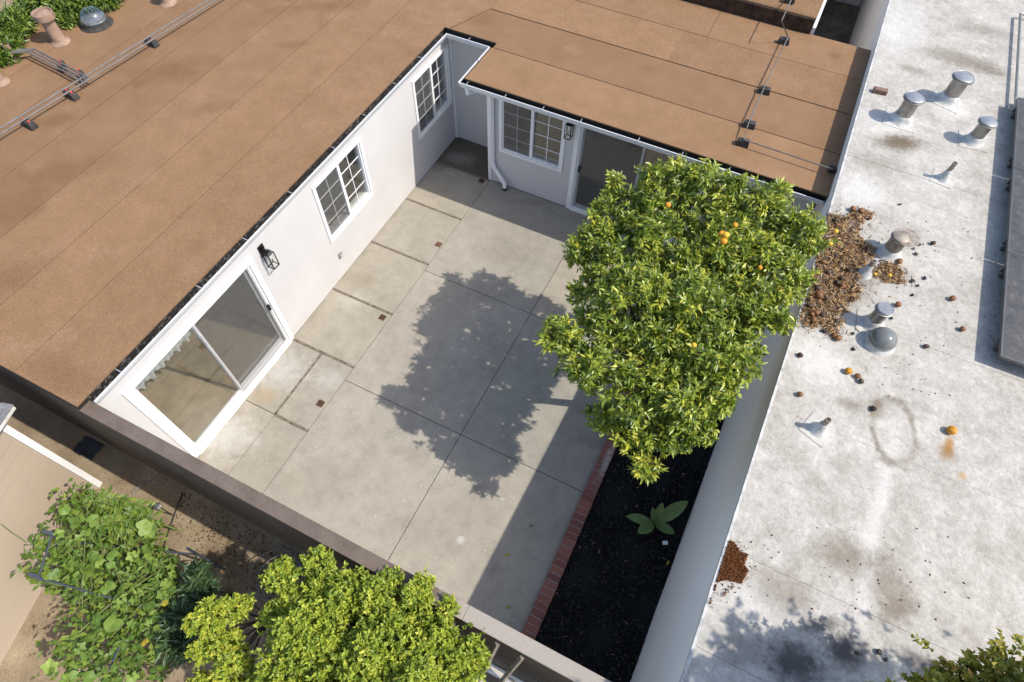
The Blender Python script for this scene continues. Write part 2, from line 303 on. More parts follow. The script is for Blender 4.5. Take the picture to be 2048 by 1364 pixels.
M['box'] = tintmat('yellow_green_small_leaf', [(0, (0.09, 0.14, 0.016)), (0.35, (0.22, 0.30, 0.03)), (0.75, (0.40, 0.46, 0.05)), (1, (0.56, 0.53, 0.07))], 0.45, 0.4, 0.25)
M['maple'] = tintmat('maple_leaf', [(0, (0.09, 0.12, 0.02)), (0.5, (0.26, 0.27, 0.035)), (0.85, (0.42, 0.35, 0.06)), (1, (0.42, 0.20, 0.06))], 0.5, 0.4, 0.25)
M['bamboo'] = tintmat('long_glossy_leaf', [(0, (0.035, 0.075, 0.014)), (0.5, (0.10, 0.17, 0.024)), (1, (0.30, 0.36, 0.05))], 0.4, 0.5, 0.25)
M['darkleaf'] = tintmat('dark_blue_green_leaf', [(0, (0.02, 0.045, 0.018)), (0.6, (0.045, 0.085, 0.032)), (1, (0.10, 0.16, 0.05))], 0.45, 0.4, 0.15)
M['frond'] = tintmat('light_green_leaflet', [(0, (0.06, 0.12, 0.018)), (0.6, (0.13, 0.21, 0.028)), (1, (0.26, 0.28, 0.03))], 0.5, 0.4, 0.25)
def bigleaf(name, stops, rough=0.5):
    s = NT(name); s.set(rough, 0, 0.4)
    oi = s.n('ObjectInfo').outputs['Random']; c = s.ramp(oi, stops)
    c = s.mix(0.7, c, s.ramp(s.noise(25, 4, 0.6), [(0.3, 0.8), (0.7, 1.2)]), 'MULTIPLY'); s.col(c)
    tl = s.n('BsdfTranslucent'); s.l(c, tl.inputs[0]); mx = s.n('MixShader'); mx.inputs[0].default_value = 0.25
    s.l(s.b.outputs[0], mx.inputs[1]); s.l(tl.outputs[0], mx.inputs[2]); s.l(mx.outputs[0], s.out.inputs[0]); return s.m
M['vineleaf'] = bigleaf('squash_leaf', [(0, (0.09, 0.155, 0.025)), (0.5, (0.14, 0.23, 0.036)), (0.9, (0.20, 0.29, 0.05)), (1, (0.26, 0.34, 0.07))])
M['yellowleaf'] = bigleaf('yellowed_leaf', [(0, (0.42, 0.34, 0.03)), (1, (0.40, 0.27, 0.03))])
M['broad'] = bigleaf('broad_dusty_leaf', [(0, (0.15, 0.22, 0.07)), (1, (0.21, 0.29, 0.10))], 0.7)
M['stem'] = plain('green_stem', (0.16, 0.2, 0.06), 0.6)
M['steel_blue'] = plain('blue_grey_steel', (0.09, 0.105, 0.14), 0.5, 0.4)
for k, c in dict(o_fresh=(0.58, 0.25, 0.012), o_yellow=(0.60, 0.38, 0.03), o_brown=(0.19, 0.085, 0.032), o_dark=(0.06, 0.035, 0.022), o_black=(0.018, 0.014, 0.012)).items():
    M[k] = plain('orange_skin_'+k[2:], c, 0.55, 0, 0.25, 18, 0.3, 120)
s = NT('grey_shingle'); s.set(0.95, 0, 0.1)
c = s.ramp(s.noise(40, 4, 0.7), [(0.3, (0.10, 0.10, 0.11)), (0.7, (0.27, 0.27, 0.28))]); s.col(c); s.bump(s.noise(60, 3), 0.5, 0.006); M['shingle'] = s.m
M['redbrickroof'] = plain('old_loose_brick', (0.20, 0.12, 0.09), 0.9, 0, 0.3, 20, 0.3, 50)
M['wellfloor'] = plain('mossy_concrete', (0.10, 0.09, 0.07), 0.95, 0, 0.45, 2.2, 0.3, 50)

# ------------------------------------------------------------------ mesh helpers
ORG = {}
def setp(o, label=None, cat=None, group=None, kind=None):
    if label: o['label'] = label
    if cat: o['category'] = cat
    if group: o['group'] = group
    if kind: o['kind'] = kind
    return o
def link(o, parent, org):
    COL.objects.link(o)
    if parent is not None:
        o.parent = parent; ORG[o.name] = ORG[parent.name]
    else:
        o.location = org; ORG[o.name] = np.array(org, float)
    return o
def thing(name, loc, label, cat, group=None, kind=None):
    o = bpy.data.objects.new(name, None); o.empty_display_size = 0.2
    link(o, None, tuple(float(v) for v in loc)); return setp(o, label, cat, group, kind)

class MB:
    def __init__(s, T=None): s.v = []; s.f = []; s.T = T
    def add(s, vs, fs):
        b = len(s.v); s.v += [tuple(s.T(*p)) if s.T else tuple(p) for p in vs]; s.f += [tuple(b+i for i in f) for f in fs]; return s
    def box(s, x0, x1, y0, y1, z0, z1):
        return s.add([(x0, y0, z0), (x1, y0, z0), (x1, y1, z0), (x0, y1, z0), (x0, y0, z1), (x1, y0, z1), (x1, y1, z1), (x0, y1, z1)],
                     [(3, 2, 1, 0), (4, 5, 6, 7), (0, 1, 5, 4), (1, 2, 6, 5), (2, 3, 7, 6), (3, 0, 4, 7)])
    def rbox(s, c, size, ang=0, taper=1.0):
        ca, sa = math.cos(ang), math.sin(ang); hx, hy, hz = size[0]/2, size[1]/2, size[2]
        vs = []
        for z, k in ((0, 1.0), (hz, taper)):
            for (x, y) in ((-hx, -hy), (hx, -hy), (hx, hy), (-hx, hy)):
                vs.append((c[0]+(x*ca-y*sa)*k, c[1]+(x*sa+y*ca)*k, c[2]+z))
        return s.add(vs, [(3, 2, 1, 0), (4, 5, 6, 7), (0, 1, 5, 4), (1, 2, 6, 5), (2, 3, 7, 6), (3, 0, 4, 7)])
    def prism(s, poly, z0, z1):
        n = len(poly)
        return s.add([(x, y, z0) for x, y in poly]+[(x, y, z1) for x, y in poly],
                     [tuple(range(n))[::-1], tuple(range(n, 2*n))]+[(i, (i+1) % n, n+(i+1) % n, n+i) for i in range(n)])
    def tube(s, pts, r, n=8, cap=True):
        pts = [Vector(p) for p in pts]; rs = r if hasattr(r, '__len__') else [r]*len(pts); vs = []
        up = None
        for i, p in enumerate(pts):
            d = (pts[min(i+1, len(pts)-1)]-pts[max(i-1, 0)]).normalized()
            if up is None:
                up = Vector((0, 0, 1)) if abs(d.z) < 0.9 else Vector((1, 0, 0))
            a = d.cross(up).normalized(); b = a.cross(d).normalized(); up = b
            vs += [tuple(p+(a*math.cos(2*math.pi*k/n)+b*math.sin(2*math.pi*k/n))*rs[i]) for k in range(n)]
        fs = [(i*n+k, i*n+(k+1) % n, (i+1)*n+(k+1) % n, (i+1)*n+k) for i in range(len(pts)-1) for k in range(n)]
        if cap: fs += [tuple(range(n)), tuple(range((len(pts)-1)*n, len(pts)*n))[::-1]]
        return s.add(vs, fs)
    def lathe(s, c, prof, n=24, tilt=(0, 0)):
        vs = []
        for r, z in prof:
            for k in range(n):
                a = 2*math.pi*k/n; vs.append((c[0]+r*math.cos(a)+tilt[0]*z, c[1]+r*math.sin(a)+tilt[1]*z, c[2]+z))
        m = len(prof); fs = [(i*n+k, i*n+(k+1) % n, (i+1)*n+(k+1) % n, (i+1)*n+k) for i in range(m-1) for k in range(n)]
        fs += [tuple(range(n))[::-1], tuple(range((m-1)*n, m*n))]
        return s.add(vs, fs)
    def build(s, name, mat, parent=None, org=None, smooth=False, bevel=0.0, recalc=True):
        if org is None: org = ORG[parent.name] if parent is not None else np.zeros(3)
        org = np.array(org, float)
        me = bpy.data.meshes.new(name); me.from_pydata([(a-org[0], b-org[1], c-org[2]) for a, b, c in s.v], [], s.f)
        if recalc or bevel:
            bm = bmesh.new(); bm.from_mesh(me)
            bmesh.ops.recalc_face_normals(bm, faces=bm.faces)
            if bevel: bmesh.ops.bevel(bm, geom=list(bm.edges), offset=bevel, segments=1, affect='EDGES', profile=0.5)
            bm.to_mesh(me); bm.free()
        if smooth:
            me.polygons.foreach_set('use_smooth', [True]*len(me.polygons))
            try: me.set_sharp_from_angle(angle=R(40))
            except Exception: pass
        me.materials.append(M[mat] if isinstance(mat, str) else mat)
        return link(bpy.data.objects.new(name, me), parent, tuple(org))
def npmesh(name, V, F, mat, parent=None, org=(0, 0, 0), tint=None, smooth=False):
    """V (n,3) world, F (m,3) triangles"""
    if parent is not None: org = ORG[parent.name]
    V = np.asarray(V, np.float32)-np.array(org, np.float32); F = np.asarray(F, np.int32)
    me = bpy.data.meshes.new(name); me.vertices.add(len(V)); me.vertices.foreach_set('co', V.ravel())
    me.loops.add(F.size); me.loops.foreach_set('vertex_index', F.ravel()); me.polygons.add(len(F))
    me.polygons.foreach_set('loop_start', np.arange(0, F.size, 3, dtype=np.int32))
    try: me.polygons.foreach_set('loop_total', np.full(len(F), 3, np.int32))
    except Exception: pass
    if tint is not None:
        a = me.attributes.new('tint', 'FLOAT', 'POINT'); a.data.foreach_set('value', np.asarray(tint, np.float32))
    me.update(calc_edges=True); me.validate()
    me.materials.append(M[mat]); return link(bpy.data.objects.new(name, me), parent, tuple(float(x) for x in org))
def grid_solid(mb, us, zs, solid, n0, n1):
    """wall in (u, n, z) with cells left open; only outer faces"""
    for i in range(len(us)-1):
        for j in range(len(zs)-1):
            if not solid(i, j): continue
            u0, u1, z0, z1 = us[i], us[i+1], zs[j], zs[j+1]
            mb.add([(u0, n1, z0), (u1, n1, z0), (u1, n1, z1), (u0, n1, z1)], [(0, 1, 2, 3)])
            mb.add([(u0, n0, z0), (u1, n0, z0), (u1, n0, z1), (u0, n0, z1)], [(3, 2, 1, 0)])
            for di, dj, q in ((-1, 0, [(u0, n0, z0), (u0, n1, z0), (u0, n1, z1), (u0, n0, z1)]), (1, 0, [(u1, n0, z0), (u1, n0, z1), (u1, n1, z1), (u1, n1, z0)]),
                              (0, -1, [(u0, n0, z0), (u1, n0, z0), (u1, n1, z0), (u0, n1, z0)]), (0, 1, [(u0, n0, z1), (u0, n1, z1), (u1, n1, z1), (u1, n0, z1)])):
                a, b = i+di, j+dj
                if not (0 <= a < len(us)-1 and 0 <= b < len(zs)-1) or not solid(a, b): mb.add(q, [(0, 1, 2, 3)])

# ================================================================== setting
g = MB(); g.add([(-70, -70, -.1), (70, -70, -.1), (70, 70, -.1), (-70, 70, -.1)], [(0, 1, 2, 3)])
setp(g.build('ground', 'dirt'), 'bare tan dirt ground beyond the fence', kind='structure')
# patio: dark base with every slab on it
YF = -2.28
pb = MB().box(-.02, 5.60, YF-.1, 6.34, -.09, -.012).build('patio', 'joint'); setp(pb, 'grey concrete patio of slabs with scored joints', kind='structure')
def slab(x0, x1, y0, y1, mat, gap=.004):
    MB().box(x0+gap, x1-gap, y0+gap, y1-gap, -.06, 0).build('concrete_slab', mat, pb)
J1, J2 = 1.28, 3.47
ys = [YF-.08, .17, 2.775, 5.47]
for i in range(3):
    for a, b in ((J1, J2), (J2, 5.585)):
        slab(a, b, ys[i], ys[i+1], 'conc', .0055)
st = [5.43, 4.21, 2.925, 1.65, .44, -.857]
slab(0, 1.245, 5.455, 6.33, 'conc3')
for i in range(4): slab(0, J1, st[i+1]+.020, st[i]-.020, 'conc2')
slab(0, .616, -.857+.002, .44-.02, 'conc2'); slab(.654, J1, -.857+.02, .44-.02, 'conc2')
slab(0, .635, YF-.08, -.857-.002, 'conc2'); slab(.635, J1, YF-.08, -.857-.02, 'conc2')
for y in st[:5]: 
    for k in (-1, 1): MB().box(.0, J1-.01, y+k*.0105-.0085, y+k*.0105+.0085, -.05, .004).build('divider_strip', 'strip', pb)
for k in (-1, 1):
    MB().box(.635+k*.0105-.0085, .635+k*.0105+.0085, -.857+.037, .44-.037, -.05, .004).build('divider_strip', 'strip', pb)
    MB().box(.64, J1-.01, -.857+k*.0105-.0085, -.857+k*.0105+.0085, -.05, .004).build('divider_strip', 'strip', pb)
for k, (px, py, lab) in enumerate([(877, 489, 'small rusty square drain grate in slab below window'), (765, 635, 'small square drain grate in slab beside the sliding door corner'), (641, 807, 'small square drain grate in slab in front of the left sliding door'), (963, 362, 'dark square drain grate in the shaded recess')]):
    p = at(px, py, z=0.0); t = thing('drain_grate', (p[0], p[1], 0), lab, 'drain grate', 'square patio drains')
    MB().box(p[0]-.058, p[0]+.058, p[1]-.058, p[1]+.058, .0015, .006).build('frame', 'rust', t)
    for i in range(4): MB().box(p[0]-.046+i*.0255, p[0]-.046+i*.0255+.013, p[1]-.047, p[1]+.047, .0065, .010).build('bar', 'hole' if k != 0 else 'rust', t)

# planting bed and brick edging
setp(MB().box(5.765, 7.20, YF-.1, 5.46, -.09, .05).build('planting_bed', 'soil'), 'bed of black soil between brick edging and white wall', kind='structure')
def chips(name, xy, zf, size, mat, parent=None, tint=None, flat=0.5, asp=(2.0, 5.0), org=(0, 0, 0)):
    n = len(xy); L = rng.uniform(size[0], size[1], n); Wd = L/rng.uniform(asp[0], asp[1], n)
    a = rng.uniform(0, 2*np.pi, n); pt = rng.normal(0, flat*.5, n)
    d = np.stack([np.cos(a)*np.cos(pt), np.sin(a)*np.cos(pt), np.sin(pt)], 1); e = np.stack([-np.sin(a), np.cos(a), np.zeros(n)], 1)
    e[:, 2] = rng.normal(0, flat*.6, n); c = np.cross(d, e)
    P = np.stack([xy[:, 0], xy[:, 1], zf], 1)
    V = np.stack([P-d*L[:, None]/2, P+d*L[:, None]/2*.9+e*Wd[:, None]/2, P+d*L[:, None]/2-e*Wd[:, None]/2, P+c*Wd[:, None]*.45], 1).reshape(-1, 3)
    b = np.arange(n)[:, None]*4
    F = np.concatenate([b+np.array(q) for q in ((0, 1, 2), (0, 3, 1), (1, 3, 2), (2, 3, 0))], 0)
    if tint is None: tint = rng.uniform(0, 1, n)
    o = npmesh(name, V, F, mat, parent, org, np.repeat(tint, 4)); return o
n = 26000
xy = np.stack([rng.uniform(5.78, 7.16, n), rng.uniform(YF+.02, 5.44, n)], 1)
setp(chips('mulch', xy, rng.uniform(.045, .075, n)+.03*np.sin(xy[:, 0]*7)*np.sin(xy[:, 1]*5), (.02, .085), 'mulch', flat=.8), 'black shredded bark mulch filling the bed', kind='stuff')
be = thing('brick_edging', (5.67, 1.5, 0), 'low edging of red bricks laid side by side along the black mulch bed', 'brick edging')
MB().box(5.588, 5.758, YF-.08, 5.45, -.05, .088).build('mortar', 'mortar', be)
bm_ = MB().box(-.094, .094, -.046, .046, -.02, .1)
proto = bm_.build('brick', 'brick', None, (0, 0, 0), bevel=.004); bmesh_data = proto.data; bpy.data.objects.remove(proto)
half = MB().box(-.045, .045, -.046, .046, -.02, .1).build('brick', 'brick', None, (0, 0, 0), bevel=.004); hd = half.data; bpy.data.objects.remove(half)
y = YF-.02; i = 0
while y < 5.4:
    halves = 0.35 < y < 0.75
    for dx, me in ((((-.048, hd), (.048, hd))) if halves else ((0, bmesh_data),)):
        b = bpy.data.objects.new('brick', me); COL.objects.link(b); b.parent = be
        b.location = (5.673+dx+random.uniform(-.003, .003)-be.location.x, y-be.location.y, random.uniform(-.003, .003)); b.rotation_euler = (random.uniform(-.012, .012), random.uniform(-.012, .012), random.uniform(-.012, .012))
    y += .1035; i += 1

# ================================================================== house
H = thing('house', (0, 0, 0), 'low L-shaped house with brown flat roof and white stucco walls around the patio', 'house')
ZT = 2.6
TL = lambda u, n, z: (n, u, z)              # left wall: u = Y, n = +X
TB = lambda u, n, z: (u, 5.48-n, z)         # back wall: u = X, n = -Y
def cells(us, zs, holes):
    def f(i, j):
        uc, zc = (us[i]+us[i+1])/2, (zs[j]+zs[j+1])/2
        return not any(a < uc < b and c < zc < d for a, b, c, d in holes)
    return f
LH = [(-1.93, .40, .0, 2.10), (1.956+.05, 3.29-.05, .93+.05, 2.21-.05), (4.94+.05, 6.25-.05, .93+.05, 2.21-.05)]
us = sorted({-2.285, 6.52, *[v for h in LH for v in h[:2]]}); zs = sorted({0, 2.45, *[v for h in LH for v in h[2:]]})
mb = MB(TL); grid_solid(mb, us, zs, cells(us, zs, LH), -.16, 0); mb.build('wall', 'stucco', H)
BH = [(3.08, 5.42, .0, 2.10), (1.486+.05, 2.822-.05, .84+.05, 2.12-.05)]
us = sorted({1.25, 7.1, *[v for h in BH for v in h[:2]]}); zs = sorted({0, 2.45, *[v for h in BH for v in h[2:]]})
mb = MB(TB); grid_solid(mb, us, zs, cells(us, zs, BH), -.16, 0); mb.build('wall', 'stucco', H)
MB().box(0.003, 1.40, 6.33, 6.50, 0, 2.45).build('wall', 'stucco', H)            # recess back
MB().box(1.25, 1.40, 5.643, 6.327, 0, 2.45).build('wall', 'stucco', H)            # recess side
MB().box(1.236, 1.31, 5.466, 5.478, 0.0, 2.44).build('corner_board', 'white', H); MB().box(1.236, 1.2485, 5.4785, 5.55, 0.0, 2.44).build('corner_board', 'white', H)
MB().box(.003, .045, 6.30, 6.328, 0.0, 2.44).build('corner_board', 'white', H)
MB().box(-7, -6.85, -2.42, 16, -.1, 2.45).build('wall', 'stucco', H)
MB().box(-6.84, -.305, -2.40, -2.27, -.1, 2.45).build('wall', 'fence', H)                                # end wall
MB().box(6.07-.15, 6.07, 8.9, 15.9, -.1, 2.45).build('wall', 'stucco', H); MB().box(6.075, 7.16, 8.86, 9.0, -.1, 2.45).build('wall', 'stucco', H)
# rooms behind the glass
fl = MB().box(-4.2, -.17, -2.25, 8.8, -.05, .02).build('interior_floor', 'tar', H)
nrow = 23
for i in range(nrow):
    x0 = -4.2+i*.175; MB().box(x0+.0015, x0+.1735, -2.25, 6.3, .0205, .035).build('floor_plank', 'floor_in', fl)
for a in [(-4.3, -4.21, -2.25, 8.8, 0, 2.4), (-4.2, -.17, 1.15, 1.25, 0, 2.4), (-4.2, -.17, 4.1, 4.2, 0, 2.4), (-4.2, -.18, -2.255, -2.25, .04, 2.4)]: MB().box(*a).build('interior_wall', 'wall_in', H)
MB().box(1.42, 7.0, 5.65, 8.8, -.05, .02).build('interior_floor', 'floor_in', H)
MB().box(1.42, 7.0, 8.7, 8.78, .03, 2.4).build('interior_wall', 'wall_in', H)
MB().box(2.9, 2.98, 5.66, 8.69, .03, 2.4).build('interior_wall', 'wall_in', H)
# roof deck, then the sheets
rf = MB().prism([(-7.1, -2.42), (.015, -2.42), (.015, 6.125), (1.105, 6.125), (1.105, 4.995), (7.155, 4.995), (7.155, 9.06), (6.07, 9.06), (6.07, 16), (-7.1, 16)], 2.45, ZT-.012).build('roof', 'tar', H)
def sheet(poly, z=ZT, name='roofing_sheet'):
    MB().prism(poly, z-.02, z+random.uniform(0, .007)).build(name, 'roof', rf)
gp = .0085
xs = [.046, -.955, -1.905, -2.835, -3.76, -4.69, -5.62, -6.55, -7.1]
for i in range(len(xs)-1):
    a, b = xs[i+1]+gp, xs[i]-gp
    if i == 0: sheet([(a, -2.41), (.040, -2.41), (.040, 6.13), (.13, 6.13), (.5, 7.03), (.5, 16), (a, 16)])
    else: sheet([(a, -2.41), (b, -2.41), (b, 16), (a, 16)])
sheet([(1.085, 4.975), (7.158, 4.975), (7.158, 5.975-gp), (1.085, 5.975-gp)])
sheet([(1.11, 5.975+gp), (7.158, 5.975+gp), (7.158, 7.04-gp), (.52, 7.04-gp), (.16, 6.13), (1.11, 6.13)])
sheet([(.51, 7.04+gp), (4.0, 7.04+gp), (4.0, 8.06-gp), (.51, 8.06-gp)]); sheet([(4.003, 7.04+gp), (7.158, 7.04+gp), (7.158, 8.06-gp), (4.003, 8.06-gp)])
sheet([(.51, 8.06+gp), (4.4, 8.06+gp), (4.4, 9.08), (.51, 9.08)]); sheet([(4.408, 8.06+gp), (7.158, 8.06+gp), (7.158, 9.05), (6.06, 9.05), (6.06, 9.08), (4.408, 9.08)])
# raised roof at the back
rr = MB(); prof = [(9.06, 2.598), (9.05, 2.75), (9.07, 2.88), (9.14, 2.935), (15.9, 2.97), (15.9, 2.598)]
rr.add([(x, y, z) for x in (.8, 6.06) for y, z in prof], [tuple(range(6)), tuple(range(6, 12))[::-1]]+[(k, (k+1) % 6, 6+(k+1) % 6, 6+k) for k in range(6)])
rr.build('raised_roof', 'roof', H, smooth=True)
MB().box(.8, 6.055, 9.025, 9.046, 2.604, 2.86).build('painted_shade_face', 'painted_shade_face', H)  # thin strip over the raised roof's front, shade painted into its colour
MB().box(6.063, 6.12, 9.06, 15.9, 2.52, 2.72).build('gutter', 'gutter', H)
# gutters: open troughs
def gutter(p0, p1, nx, ny, straps=()):
    """trough along p0-p1; (nx,ny) points outward to the lip"""
    prof = [(0.0, 2.585), (0.0, 2.44), (.075, 2.43), (.10, 2.47), (.125, 2.535), (.125, 2.55), (.112, 2.55), (.112, 2.54), (.09, 2.478), (.07, 2.442), (.008, 2.45), (.008, 2.585)]
    m = MB(); k = len(prof)
    for (x, y, dx, dy) in ((p0[0], p0[1], p0[2], p0[3]), (p1[0], p1[1], p1[2], p1[3])):
        m.add([(x+nx*o+dx*o, y+ny*o+dy*o, z) for o, z in prof], [])
    m.f = [tuple(range(k)), tuple(range(k, 2*k))[::-1]]+[(i, (i+1) % k, k+(i+1) % k, k+i) for i in range(k)]
    go = m.build('gutter', 'gutter', H)
    inner = MB()
    for (x, y, dx, dy) in ((p0[0], p0[1], p0[2], p0[3]), (p1[0], p1[1], p1[2], p1[3])):
        inner.add([(x+nx*o+dx*o, y+ny*o+dy*o, z) for o, z in [(.010, 2.597), (.010, 2.456), (.07, 2.448), (.088, 2.48), (.106, 2.53)]], [])
    inner.f = [(i, i+1, 6+i, 5+i) for i in range(4)]
    inner.build('gutter_lining', 'gutter_in', go, recalc=False)
    for (sx, sy) in straps:
        w_ = .006
        if nx: MB().box(sx, sx+.122*nx if nx > 0 else sx, sy-w_, sy+w_, 2.553, 2.558).build('gutter_strap', 'strap', go)
        else: MB().box(sx-w_, sx+w_, sy-.122, sy, 2.553, 2.558).build('gutter_strap', 'strap', go)
gutter((.006, -2.27, 0, 0), (.006, 6.16, 0, -1), 1, 0, [(.006, y) for y in (-1.84, -.44, .484, 1.49, 2.57, 3.44, 4.36, 5.19)])
gutter((.006, 6.16, 1, 0), (1.12, 6.16, -1, 0), 0, -1, [(.577, 6.15)])
gutter((1.12, 6.16, 0, -1), (1.12, 5.015, 0, -1), -1, 0)
MB().box(1.0, 1.115, 5.58, 5.598, 2.553, 2.558).build('gutter_strap', 'strap', H)
gutter((1.12, 5.015, -1, 0), (7.13, 5.015, 0, 0), 0, -1, [(x, 5.008) for x in (1.152, 1.873, 2.565, 3.241, 4.228, 4.95, 5.7, 6.4)])
# soffit under the back overhang
MB().box(1.14, 7.13, 5.02, 5.475, 2.425, 2.446).build('soffit', 'white', H)
# downspout
ds = MB().tube([(1.36, 5.42, 2.20), (1.36, 5.43, .55)], .042, 4).build('downspout', 'white', H)
MB().tube([(1.36, 5.43, .56), (1.40, 5.41, .43), (1.60, 5.37, .22), (1.66, 5.35, .16), (1.68, 5.34, .03)], .042, 8).build('elbow', 'white', ds, smooth=True)
MB().tube([(1.68, 5.34, .06), (1.685, 5.335, .005)], .05, 8).build('boot', 'pipeblk', ds)
MB().tube([(1.12, 4.97, 2.44), (1.12, 4.99, 2.32), (1.2, 5.2, 2.26), (1.34, 5.40, 2.22), (1.36, 5.42, 2.19)], .042, 8).build('elbow', 'white', ds, smooth=True)

def window(T, u0, u1, z0, z1, screen_first=True, name='window'):
    t = .055; o = MB(T)
    wf = MB(T)
    wf.box(u0, u0+t, 0.001, .022, z0, z1).box(u1-t, u1, .001, .022, z0, z1).box(u0+t, u1-t, .001, .022, z1-t, z1).box(u0+t, u1-t, .001, .026, z0, z0+t)
    w_ = wf.build(name, 'white', H)
    a, b, c, d = u0+t, u1-t, z0+t, z1-t; s_ = .03; um = (a+b)/2
    fr = MB(T).box(a-.004, a+s_, -.09, -.002, c, d).box(b-s_, b+.004, -.09, -.002, c, d).box(a+s_, b-s_, -.09, -.002, d-s_, d+.004).box(a+s_, b-s_, -.09, -.002, c-.004, c+s_).box(um-.028, um+.028, -.07, .004, c+s_, d-s_)
    fr.build('frame', 'white', w_)
    for k, (p, q, nn) in enumerate(((a+s_, um-.028, -.028), (um+.028, b-s_, -.055))):
        MB(T).box(p, q, nn-.003, nn+.003, c+s_, d-s_).build('pane', 'glass', w_)
        m = (p+q)/2; zz = [c+s_+(d-c-2*s_)*f for f in (.25, .5, .75)]
        nb = nn+.0045
        MB(T).box(m-.007, m+.007, nb, nb+.006, c+s_, d-s_).build('muntin', 'white', w_)
        for z in zz:
            MB(T).box(p, m-.0075, nb, nb+.006, z-.007, z+.007).box(m+.0075, q, nb, nb+.006, z-.007, z+.007).build('muntin', 'white', w_)
        if (k == 0) == screen_first: MB(T).add([(p, -.012, c+s_), (q, -.012, c+s_), (q, -.012, d-s_), (p, -.012, d-s_)], [(0, 1, 2, 3)]).build('insect_screen', 'insect', w_)
    MB(T).box(a, b, -.2, -.093, c-.03, c+.002).build('inner_sill', 'white', w_)
    return w_
window(TL, 1.956, 3.29, .93, 2.21); window(TL, 4.94, 6.25, .93, 2.21); window(TB, 1.486, 2.822, .84, 2.12)

def sliding_door(T, u0, u1, z1, handle_u, screen_right=True):
    t = .085; wf = MB(T)
    wf.box(u0, u0+t, .001, .03, 0.005, z1).box(u1-t, u1, .001, .03, .005, z1).box(u0+t, u1-t, .001, .03, z1-t, z1).box(u0+t, u1-t, .001, .05, .005, .06)
    D = wf.build('sliding_door', 'white', H)
    a, b, c, d = u0+t, u1-t, .06, z1-t; um = (a+b)/2; s_ = .05
    MB(T).box(a-.01, a+.03, -.13, -.002, 0.04, d).box(b-.03, b+.01, -.13, -.002, .04, d).box(a+.03, b-.03, -.13, -.002, d-.03, d+.02).box(a+.03, b-.03, -.13, -.002, .01, c+.012).build('frame', 'white', D)
    for k, (p, q, nn) in enumerate(((a+.03, um+.025, -.05), (um-.025, b-.03, -.10))):
        MB(T).box(p, p+s_, nn-.018, nn+.018, c+.013, d-.031).box(q-s_, q, nn-.018, nn+.018, c+.013, d-.031).box(p+s_, q-s_, nn-.018, nn+.018, d-.07, d-.031).box(p+s_, q-s_, nn-.018, nn+.018, c+.013, c+.085).build('sash', 'white', D)
        MB(T).box(p+s_, q-s_, nn-.004, nn+.004, c+.085, d-.07).build('pane', 'glass', D)
    p, q = (um-.02, b-.032) if screen_right else (a+.032, um+.02)
    MB(T).box(p, p+.022, -.028, -.008, c+.014, d-.032).box(q-.022, q, -.028, -.008, c+.014, d-.032).box(p+.022, q-.022, -.028, -.008, d-.055, d-.032).box(p+.022, q-.022, -.028, -.008, c+.014, c+.036).build('screen_frame', 'screen_frame', D)
    MB(T).add([(p+.02, -.018, c+.03), (q-.02, -.018, c+.03), (q-.02, -.018, d-.05), (p+.02, -.018, d-.05)], [(0, 1, 2, 3)]).build('insect_screen', 'insect', D)
    MB(T).box(handle_u-.018, handle_u+.018, -.007, .028, 1.0, 1.13).build('handle', 'black', D, bevel=.004)
    return D
D1 = sliding_door(TL, -2.0, .47, 2.17, .34)
D2 = sliding_door(TB, 3.0, 5.5, 2.17, 3.16, screen_right=False)
cu = MB(TL); n = 60
vs = []
for i in range(n+1):
    u = -1.84+i*(1.1/n); nn = -.17+.022*math.sin(i*1.25)+.012*math.sin(i*.5)
    vs += [(u, nn, 1.74+.035*math.sin(i*.7)), (u, nn, 2.06)]
cu.add(vs, [(2*i, 2*i+2, 2*i+3, 2*i+1) for i in range(n)]); cu.build('pleated_blind', 'curtain', D1, recalc=False)

def lantern(T, u, z, org, lab):
    t = thing('wall_lantern', org, lab, 'wall lantern', 'black box lanterns on the patio walls')
    MB(T).box(u-.055, u+.055, .001, .02, z-.02, z+.20).build('backplate', 'black', t, bevel=.003)
    MB(T).tube([(u, .02, z+.13), (u, .07, z+.16), (u, .115, z+.13), (u, .115, z+.10)], .014, 8).build('arm', 'black', t)
    hw = .062; n0, n1 = .05, .175; zb = z-.20; zt = z+.09
    MB(T).add([(u-hw, n0, zt), (u+hw, n0, zt), (u+hw, n1, zt), (u-hw, n1, zt), (u-.03, n0+.035, zt+.03), (u+.03, n0+.035, zt+.03), (u+.03, n1-.035, zt+.03), (u-.03, n1-.035, zt+.03)],
              [(3, 2, 1, 0), (4, 5, 6, 7), (0, 1, 5, 4), (1, 2, 6, 5), (2, 3, 7, 6), (3, 0, 4, 7)]).build('roof_plate', 'black', t)
    b = .006
    cg = MB(T)
    for uu in (u-hw+b, u+hw-b):
        for nn in (n0+b, n1-b): cg.box(uu-b, uu+b, nn-b, nn+b, zb, zt-.001)
    for nn in (n0+b, n1-b): cg.box(u-hw+2*b, u+hw-2*b, nn-b, nn+b, zb, zb+.012)
    for uu in (u-hw+b, u+hw-b): cg.box(uu-b, uu+b, n0+2*b, n1-2*b, zb, zb+.012)
    cg.build('cage', 'black', t)
    MB(T).box(u-hw+b, u+hw-b, n1-b-.002, n1-b+.001, zb+.013, zt-.002).build('glass_panel', 'lampglass', t)
    bc = T(u, (n0+n1)/2, z-.03)
    MB().lathe(bc, [(.012, .11), (.014, .07), (.026, .03), (.028, .0), (.018, -.025), (.004, -.035)], 12).build('bulb', 'bulb', t, smooth=True)
lantern(TL, .685, 1.98, (0.0, .685, 1.9), 'black box lantern on the sunlit wall beside the left sliding door')
